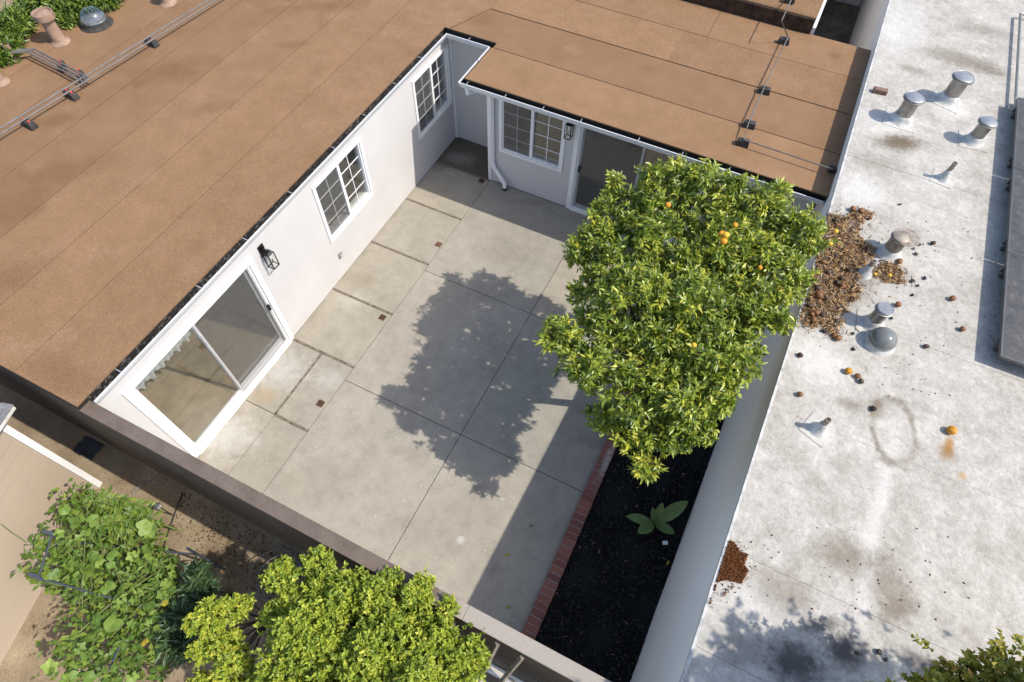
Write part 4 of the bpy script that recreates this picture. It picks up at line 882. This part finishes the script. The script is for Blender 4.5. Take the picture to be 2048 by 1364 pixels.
# the orange tree
ol = [(1235, 420, 3.15, .38), (1330, 395, 3.4, .44), (1425, 380, 3.5, .42), (1515, 420, 3.45, .45), (1590, 475, 3.3, .38), (1550, 560, 3.25, .45), (1440, 490, 3.25, .6), (1330, 510, 3.15, .6), (1200, 480, 3.05, .35), (1165, 505, 2.9, .26), (1260, 610, 3.25, .55), (1400, 620, 3.2, .62), (1500, 600, 3.25, .4), (1130, 680, 3.05, .28), (1180, 735, 3.0, .33), (1300, 710, 2.95, .55), (1415, 715, 3.15, .44), (1275, 790, 2.95, .42), (1360, 800, 3.0, .42), (1320, 860, 2.7, .32), (1290, 925, 2.45, .18), (1385, 875, 2.8, .18), (1620, 470, 3.35, .16), (1165, 580, 3.0, .18), (1110, 660, 3.1, .16), (1410, 345, 3.5, .18), (1350, 340, 3.4, .16), (1595, 560, 3.35, .2), (1230, 365, 3.15, .16), (1500, 690, 3.2, .2), (1210, 830, 2.6, .2), (1205, 560, 2.95, .28), (1220, 660, 3.15, .32), (1470, 735, 3.15, .3), (1425, 800, 3.0, .26), (1395, 850, 2.85, .25), (1250, 870, 2.6, .2), (1460, 430, 3.45, .3), (1290, 450, 3.3, .35), (1560, 640, 3.3, .2), (1228, 540, 3.1, .28), (1180, 640, 3.05, .18)]
lob = [tuple(at(a, b, z=c_))+(r_,) for a, b, c_, r_ in ol]
tb = (6.38, 1.95, .04); T = thing('orange_tree', tb, 'large leafy orange tree growing out of the black mulch bed', 'tree')
mb = MB(); limbs(mb, tb, (5.80, 1.52, 1.72), [lob[i][:3] for i in (6, 11, 15, 10)], .075); mb.build('trunk', 'wood_trunk', T, smooth=True)
V, F_, tn, tips, cl = crown(rough(lob, 8, .36, core=.80), 64, 12, .098, .031, stray=.4, inner=.12)
# fresh bright sprigs low in front
low = (V.reshape(-1, 5, 3)[:, 0, 1] < .05)
tn = tn.reshape(-1, 5); tn[low] = np.clip(tn[low]+.18, 0, .93); tn = tn.ravel()
setp(npmesh('crown', V, F_, 'citrus', T, tint=tn), kind='stuff')
tw = MB()
for i in rng.choice(len(tips), 260, False):
    c_ = min(lob, key=lambda l: np.linalg.norm(np.array(l[:3])-tips[i])); a = Vector(tips[i]); b = Vector(c_[:3])
    tw.tube([a, a.lerp(b, .75)], [.004, .009], 4, False)
setp(tw.build('twigs', 'wood_trunk', T, recalc=False), kind='stuff')
for px, py, z, k, r in [(1444, 468, 3.93, 'fresh', .042), (1452, 470, 3.95, 'yellow', .04), (1447, 482, 3.9, 'fresh', .044), (1336, 410, 3.8, 'fresh', .038), (1470, 450, 3.9, 'fresh', .034), (1230, 610, 3.5, 'brown', .036), (1558, 580, 3.55, 'fresh', .034), (1520, 535, 3.6, 'fresh', .03), (1660, 487, 3.3, 'yellow', .036), (1388, 690, 3.6, 'yellow', .03)]:
    p = at(px, py, z=z-.1); o = bpy.data.objects.new('orange', FM[k][0]); COL.objects.link(o); o.parent = T; o.location = p-np.array(tb); o.scale = (r, r, r)

# yellow-green shrubs at the fence
sh = [(640, 1120, 2.45, .17), (600, 1180, 2.35, .26), (690, 1190, 2.4, .3), (560, 1150, 2.3, .2), (760, 1210, 2.45, .3), (830, 1190, 2.6, .17), (850, 1165, 2.65, .1), (640, 1270, 2.4, .36), (760, 1290, 2.5, .36), (860, 1270, 2.45, .28), (910, 1320, 2.4, .28), (950, 1320, 2.35, .18), (690, 1360, 2.45, .4), (830, 1370, 2.5, .4), (570, 1330, 2.2, .32), (780, 1160, 2.5, .14), (900, 1210, 2.55, .1), (560, 1240, 2.1, .22), (900, 1400, 2.3, .35), (640, 1430, 2.3, .4), (660, 1230, 1.5, .4), (780, 1270, 1.5, .4), (720, 1340, 1.2, .45), (880, 1320, 1.5, .3)]
lob = [tuple(at(a, b, z=c_))+(r_,) for a, b, c_, r_ in sh]
tb = (4.1, -3.0, -.1); T = thing('hedge_shrub', tb, 'large yellow-green small-leaved shrub growing against the fence', 'shrub')
mb = MB(); limbs(mb, tb, (4.1, -2.95, .9), [l[:3] for l in lob[::2]], .05); mb.build('trunk', 'wood_trunk', T, smooth=True)
V, F_, tn, tips, cl = crown(rough(lob, 7, .4, .15), 250, 9, .046, .024, inner=.2, up=.8, stray=.45); setp(npmesh('crown', V, F_, 'box', T, tint=tn), kind='stuff')
sh = [(420, 1230, 1.9, .2), (470, 1215, 1.95, .17), (385, 1250, 1.85, .1), (450, 1290, 1.8, .2), (400, 1300, 1.75, .14), (470, 1350, 1.8, .25), (400, 1380, 1.6, .2), (520, 1390, 1.8, .25)]
lob = [tuple(at(a, b, z=c_))+(r_,) for a, b, c_, r_ in sh]
tb = (2.75, -3.35, -.1); T = thing('hedge_shrub', tb, 'smaller yellow-green shrub left of the large one, beside the vine', 'shrub')
mb = MB(); limbs(mb, tb, (2.75, -3.3, .8), [l[:3] for l in lob], .03); mb.build('trunk', 'wood_trunk', T, smooth=True)
V, F_, tn, tips, cl = crown(rough(lob, 7, .4, .12), 250, 9, .046, .024, inner=.2, up=.8, stray=.45); setp(npmesh('crown', V, F_, 'box', T, tint=np.clip(tn+.1, 0, 1)), kind='stuff')

# maple beyond the white roof, mostly right of and below the view
ml = [tuple(at(a, b, z=c_))+(r_,) for a, b, c_, r_ in [(1965, 1372, 4.0, .22), (2035, 1350, 4.05, .22), (1890, 1368, 3.9, .13), (2075, 1400, 4.2, .35), (1835, 1372, 3.9, .09), (1930, 1410, 4.0, .28), (1870, 1350, 3.85, .05), (1780, 1374, 3.85, .07), (1735, 1378, 3.8, .04), (2000, 1300, 4.0, .05), (1935, 1330, 3.95, .06)]]
ml += [(9.3, -2.0, 4.9, .55), (9.0, -2.9, 5.0, .8), (10.0, -1.6, 5.2, .8), (10.2, -2.8, 5.6, 1.1), (9.7, -1.45, 4.9, .55), (10.9, -1.3, 5.4, .8), (8.9, -3.9, 5.2, .9), (9.8, -2.3, 4.6, .9), (9.1, -1.75, 5.15, .4)]
tb = (9.7, -3.3, -.1); T = thing('maple_tree', tb, 'maple tree with reddish green leaves behind the white roof corner', 'tree')
mb = MB(); limbs(mb, tb, (9.7, -3.2, 2.6), [l[:3] for l in ml], .12); mb.build('trunk', 'wood_trunk', T, smooth=True)
V, F_, tn, tips, cl = crown(rough(ml, 5, .45, .3), 110, 9, .058, .034, inner=.4, up=.5, stray=.5); setp(npmesh('crown', V, F_, 'maple', T, tint=tn), kind='stuff')
# long-leaved shrubs at the top left
def px_shrub(ls, tb, lab, mat, dens, nl, L, W, **kw):
    lob = [tuple(at(a, b, z=c_))+(r_,) for a, b, c_, r_ in ls]
    T = thing('leafy_shrub', tb, lab, 'shrub')
    mb = MB(); limbs(mb, tb, (tb[0], tb[1], tb[2]+.45*(lob[0][2]-tb[2])), [l[:3] for l in lob], .04); mb.build('trunk', 'wood_trunk', T, smooth=True)
    V, F_, tn, tips, cl = crown(lob, dens, nl, L, W, **kw); setp(npmesh('crown', V, F_, mat, T, tint=tn), kind='stuff'); return lob
px_shrub([(10, 60, 2.75, .32), (35, 40, 2.8, .25), (0, 110, 2.7, .25), (-40, 80, 2.8, .4), (70, 10, 2.8, .3), (25, 85, 2.7, .12)], (-7.5, 2.9, -.1), 'long-leaved green shrub overhanging the roof at the left picture edge', 'bamboo', 120, 10, .17, .03, up=.1)
px_shrub([(120, 20, 2.75, .25), (160, 5, 2.8, .28), (205, -8, 2.8, .25), (135, 42, 2.7, .1), (95, 0, 2.85, .3), (230, -18, 2.8, .15)], (-7.3, 4.3, -.1), 'long-leaved green shrub overhanging the roof beside the tube skylight', 'bamboo', 120, 10, .15, .03, up=.1)
# dark plant and ferny plant beside the vine
px_shrub([(395, 1180, 1.1, .2), (370, 1220, 1.0, .2), (390, 1145, 1.1, .13), (360, 1290, .9, .2), (350, 1250, .9, .2)], (1.75, -3.35, -.1), 'dark blue-green narrow-leaved plant between the vine and the shrub', 'darkleaf', 110, 9, .16, .035, up=.5)

# ---- broad leaved plant in the mulch
def broadleaf(L, W, bend, nseg=7, wav=.0):
    vs = []; fs = []
    for i in range(nseg+1):
        t_ = i/nseg; w_ = W/2*math.sin(math.pi*min(1, t_**1.05*.95+.05))**.7 if i < nseg else 0.0
        x = L*t_; z = math.sin(t_*1.6)*bend-(t_**2)*bend*.9
        vs += [(x, -w_, z+w_*.35+wav*math.sin(i*2.1)), (x, 0, z), (x, w_, z+w_*.35+wav*math.cos(i*1.7))]
    for i in range(nseg):
        b = i*3; fs += [(b, b+3, b+4, b+1), (b+1, b+4, b+5, b+2)]
    return vs, fs
pc = at(1309, 1048, z=.1); T = thing('broadleaf_plant', (pc[0], pc[1], .07), 'low plant with six broad pointed leaves on black mulch', 'plant')
def leafobj(parent, loc, L, W, az, pitch, mat, bend=.04, name='leaf', wav=.004, roll=0):
    vs, fs = broadleaf(L, W, bend, wav=wav); me = bpy.data.meshes.new(name); me.from_pydata(vs, [], fs); me.polygons.foreach_set('use_smooth', [True]*len(me.polygons)); me.materials.append(M[mat])
    o = bpy.data.objects.new(name, me); COL.objects.link(o); o.parent = parent; o.location = loc; o.rotation_euler = (Matrix.Rotation(az, 3, 'Z') @ Matrix.Rotation(-pitch, 3, 'Y') @ Matrix.Rotation(roll, 3, 'X')).to_euler(); return o
for px, py, W, pt in [(1250, 1034, .115, .25), (1374, 1006, .15, .3), (1274, 1066, .13, .2), (1350, 1068, .11, .2), (1322, 1004, .09, .75), (1296, 1012, .09, .9)]:
    q = at(px, py, z=.16); dx, dy = q[0]-pc[0], q[1]-pc[1]; leafobj(T, (dx*.06, dy*.06, .03), math.hypot(dx, dy)*.95/math.cos(pt*.6), W*1.3, math.atan2(dy, dx), pt, 'broad')
leafobj(T, (0, 0, .05), .12, .06, 1.9, 1.15, 'vineleaf'); leafobj(T, (0, 0, .05), .1, .05, .6, 1.2, 'vineleaf')
p = at(1331, 1085, z=.11); t = MB().rbox((p[0], p[1], .088), (.075, .055, .012), .5).build('paper_tag', 'white', None, (p[0], p[1], .088), bevel=.002); setp(t, 'small white scrap lying on the mulch beside the broadleaf plant', 'scrap')
for px, py, a, mat, lab in [(1010, 1112, 1.0, 'yellowleaf', 'small orange-brown fallen leaf on the shaded concrete'), (1012, 1216, .8, 'vineleaf', 'larger green fallen leaf on the shaded concrete near the fence'), (1333, 1130, 1.4, 'yellowleaf', 'yellow-green fallen leaf on the mulch right of the bricks'), (1058, 1050, .2, 'broad', 'small dark fallen leaf near the bricks')]:
    z = .012 if px < 1100 else .1
    p = at(px, py, z=z); o = leafobj(None, (p[0], p[1], z), .075, .035, a, 0.05, mat, .006, 'fallen_leaf'); setp(o, lab, 'leaf', 'fallen leaves')

# ================================================================== vine corner
ZV = 1.25
tr = thing('garden_trellis', (.4, -3.7, -.1), 'blue-grey steel trellis frame under the vine', 'trellis')
t0, t1, t2, t3 = at(76, 1156, z=ZV), at(104, 1070, z=ZV), at(285, 1213, z=ZV-.1), at(215, 1345, z=ZV)
for a, b in ((t0, t1), (t0, t2), (t2+np.array([0, .75, -.35]), t2+np.array([0, 0, -.3])), (t1+np.array([0, 0, -.35]), t2+np.array([0, .75, -.35])), (t3, at(240, 1292, z=ZV))): MB().tube([a, b], .011, 6).build('rail', 'steel_blue', tr)
for a in (t0, t1, t2, t2+np.array([0, .75, 0])): MB().tube([a, (a[0], a[1], -.1)], .016, 6).build('post', 'steel_blue', tr)
for a in (t0, t1): MB().rbox((a[0]-.06, a[1], a[2]-.02), (.16, .05, .05), .2, .8).build('bracket', 'steel_blue', tr)
def heart(lobed):
    pts = []; n = 18
    for i in range(n):
        a = 2*math.pi*i/n; r_ = 1-.55*math.exp(-((a-math.pi)/.42)**2)
        if lobed: r_ *= .82+.2*math.cos(5*a)
        else: r_ *= .95+.05*math.cos(6*a)
        pts.append((r_*math.cos(a)*.5, r_*math.sin(a)*.5, .09*abs(math.sin(a))*r_-.07*r_**2*(1+.5*math.cos(3*a))))
    vs = [(-.2, 0, 0)]+[(.5*x-.1, .5*y, .5*z) for x, y, z in pts]+pts
    fs = [(0, 1+i, 1+(i+1) % n) for i in range(n)]+[(1+i, 1+n+i, 1+n+(i+1) % n, 1+(i+1) % n) for i in range(n)]
    me = bpy.data.meshes.new('vine_leaf'); me.from_pydata(vs, [], fs); me.polygons.foreach_set('use_smooth', [True]*len(me.polygons)); return me
HL = []
for lob_ in (False, True):
    for mt in ('vineleaf', 'yellowleaf'):
        me = heart(lob_); me.materials.append(M[mt]); HL.append(me)
VN = thing('squash_vine', (.6, -3.6, -.1), 'sprawling squash vine with big green and yellowing leaves over the trellis', 'vine')
reg = [(60, 1160), (45, 1110), (110, 1060), (110, 1010), (160, 975), (230, 985), (300, 1040), (300, 1095), (340, 1110), (350, 1170), (330, 1230), (300, 1260), (310, 1320), (290, 1364), (190, 1364), (100, 1364), (110, 1290), (150, 1240), (120, 1190)]
pp = poly_pts(px_poly(reg, ZV), 285)
vo = np.array(VN.location)
for i, q in enumerate(pp):
    me = HL[0 if random.random() < .4 else 2] if random.random() > -1 else HL[1]
    s_ = random.uniform(.07, .16)*(1.0 if i % 4 else 1.35); o = bpy.data.objects.new('leaf', me); COL.objects.link(o); o.parent = VN
    o.location = (q[0]-vo[0], q[1]-vo[1], ZV-vo[2]+random.uniform(-.35, .12)); o.scale = (s_, s_, s_); o.rotation_euler = (random.gauss(0, .5), random.gauss(.1, .5), random.uniform(0, 6.28))
for px, py in ((160, 1230), (330, 1205), (290, 1285)):
    q = at(px, py, z=ZV+.14); o = bpy.data.objects.new('leaf', HL[1]); COL.objects.link(o); o.parent = VN; o.location = q-vo; o.scale = (.085,)*3; o.rotation_euler = (random.gauss(0, .3), random.gauss(0, .3), random.uniform(0, 6))
sm = MB()
for i in range(26):
    a = pp[i]; b = pp[i+30]; m_ = (a+b)/2; sm.tube([(a[0], a[1], ZV-.1), (m_[0]+random.uniform(-.1, .1), m_[1], ZV-.15+random.uniform(-.1, .15)), (b[0], b[1], ZV-.12)], .006, 5, False)
sm.tube([(.6, -3.6, -.1), (.65, -3.55, .6), (.7, -3.6, ZV-.1)], .012, 6)
e0, e1 = at(2, 1048, z=1.4), at(55, 1085, z=1.35); sm.tube([e1, (e0+e1)/2+np.array([0, 0, .05]), e0], .006, 5)
sm.build('stems', 'stem', VN, recalc=False)
# small under-leaves that close the vine's lower layer
q = poly_pts(px_poly(reg, ZV-.3), 2600); n = len(q)
V, F_ = leaves(np.stack([q[:, 0], q[:, 1], rng.uniform(.4, ZV+.05, n)], 1), unit(rng.normal(0, 1, (n, 3))*np.array([1, 1, .4])), rng.uniform(.06, .12, n), rng.uniform(.03, .06, n))
setp(npmesh('under_leaves', V, F_, 'frond', VN, tint=np.repeat(rng.uniform(0, .8, n), 5)), kind='stuff')
def frondplant(name, base, tips_, lab, L=.11, W=.03, step=.028):
    T = thing(name, base, lab, 'plant'); Ps = []; Ds = []; st_ = MB()
    for a, b in tips_:
        a, b = np.array(a), np.array(b); ax = unit((b-a)[None])[0]; sd = np.cross(ax, [0, 0, 1]); sd /= np.linalg.norm(sd); n_ = int(np.linalg.norm(b-a)/step)
        st_.tube([base, a*.5+np.array(base)*.5+np.array([0, 0, .1]), a, b], [.008, .007, .006, .002], 5, False)
        for i in range(n_):
            for sg in (-1, 1):
                Ps.append(a+(b-a)*i/n_); Ds.append(ax*.5+sd*sg+np.array([0, 0, random.uniform(-.25, .2)]))
    Ps, Ds = np.array(Ps), unit(np.array(Ds)); n_ = len(Ps)
    st_.build('stems', 'stem', T, recalc=False)
    V, F_ = leaves(Ps, Ds, rng.uniform(.7, 1.1, n_)*L, np.full(n_, W)); setp(npmesh('leaflets', V, F_, 'frond', T, tint=np.repeat(rng.uniform(.2, .9, n_), 5)), kind='stuff')
frondplant('fern_leaved_plant', (.55, -2.95, -.1), [(at(195, 990, z=1.3), at(305, 1015, z=1.2)), (at(185, 985, z=1.35), at(160, 1000, z=1.3)), (at(190, 1000, z=1.3), at(300, 1030, z=1.15))], 'arching feathery green plant at the upper end of the vine')
frondplant('fern_leaved_plant', (.75, -3.25, -.1), [(at(190, 1045, z=1.3), at(318, 1035, z=1.2)), (at(200, 1040, z=1.3), at(310, 1065, z=1.15)), (at(220, 1050, z=1.2), at(280, 1085, z=1.1)), (at(205, 1035, z=1.3), at(290, 1010, z=1.2))], 'feathery light green plant just below the upper one, over the vine', .13, .034)

# ground clutter by the fence
gp_ = poly_pts([(-1.6, -2.45), (3.2, -2.45), (3.2, -4.5), (-.3, -4.8), (-.9, -3.0)], 2600); n = len(gp_)
setp(chips('ground_scraps', gp_, np.full(n, -.094), (.008, .03), 'grit', flat=.6, asp=(1, 2.5), tint=rng.beta(1.5, 1.5, n)), 'pebbles and dry scraps on the dirt below the fence', kind='stuff')
gp_ = poly_pts([(.1, -2.45), (3.0, -2.45), (3.0, -3.3), (.3, -3.0)], 600); n = len(gp_)
setp(chips('dead_leaves', gp_, np.full(n, -.09), (.02, .06), 'litter', flat=.5, asp=(1.5, 4), tint=rng.uniform(0, .55, n)), 'dark dead leaves at the foot of the fence', kind='stuff')
p = at(176, 895, z=-.05); t = thing('black_cloth', (p[0], p[1], -.1), 'crumpled black cloth on the dirt beside the fence foot', 'cloth')
vs = []; nn = 8
for i in range(nn):
    for j in range(nn): vs.append((p[0]+(i-3.5)*.055+random.uniform(-.015, .015), p[1]+(j-3.5)*.04+random.uniform(-.015, .015), -.07+random.uniform(0, .035)))
MB().add(vs, [(i*nn+j, (i+1)*nn+j, (i+1)*nn+j+1, i*nn+j+1) for i in range(nn-1) for j in range(nn-1)]).build('sheet', 'pipeblk', t, smooth=True)
p = at(290, 965, z=-.08); MBo = MB().rbox((p[0], p[1], -.1), (.05, .42, .04), -.25).build('wood_stake', 'oldwood', None, (p[0], p[1], -.1), bevel=.004); setp(MBo, 'short grey board lying on the dirt beside the fence', 'board')
hp = [at(a, b, z=-.08) for a, b in ((365, 985), (352, 1020), (338, 1060), (325, 1100), (318, 1130))]
setp(MB().tube(hp, .011, 6).build('drip_hose', 'pipeblk', None, tuple(hp[0]), smooth=True), 'thin black drip hose running from the fence to the plants', 'hose')
p = at(316, 1012, z=.35); t = thing('solar_garden_light', (p[0], p[1], -.1), 'small solar garden light with star-shaped head beside the vine', 'garden light')
MB().tube([(p[0], p[1], -.1), (p[0], p[1], .33)], .008, 6).build('stake', 'pipeblk', t); MB().lathe((p[0], p[1], .33), [(.035, 0), (.05, .02), (.05, .035), (.03, .045)], 10).build('head', 'galvcap', t)
for k in range(5): a = k*1.257; MB().rbox((p[0]+.03*math.cos(a), p[1]+.03*math.sin(a), .376), (.03, .014, .004), a).build('solar_cell', 'pipeblk', t)
t = thing('wire_plant_cage', (2.15, -2.75, -.1), 'round wire plant cage standing in the fence shadow', 'plant cage')
cx, cy = at(550, 1150, z=.75)[:2]
for z, r_ in ((.35, .27), (.55, .29), (.78, .31)):
    MB().tube([(cx+r_*math.cos(k*math.pi/16), cy+r_*math.sin(k*math.pi/16), z) for k in range(33)], .007, 5, False).build('ring', 'conduit', t)
for k in range(4): a = k*math.pi/2+.4; MB().tube([(cx+.25*math.cos(a), cy+.25*math.sin(a), -.1), (cx+.31*math.cos(a), cy+.31*math.sin(a), .8)], .005, 5).build('leg', 'conduit', t)
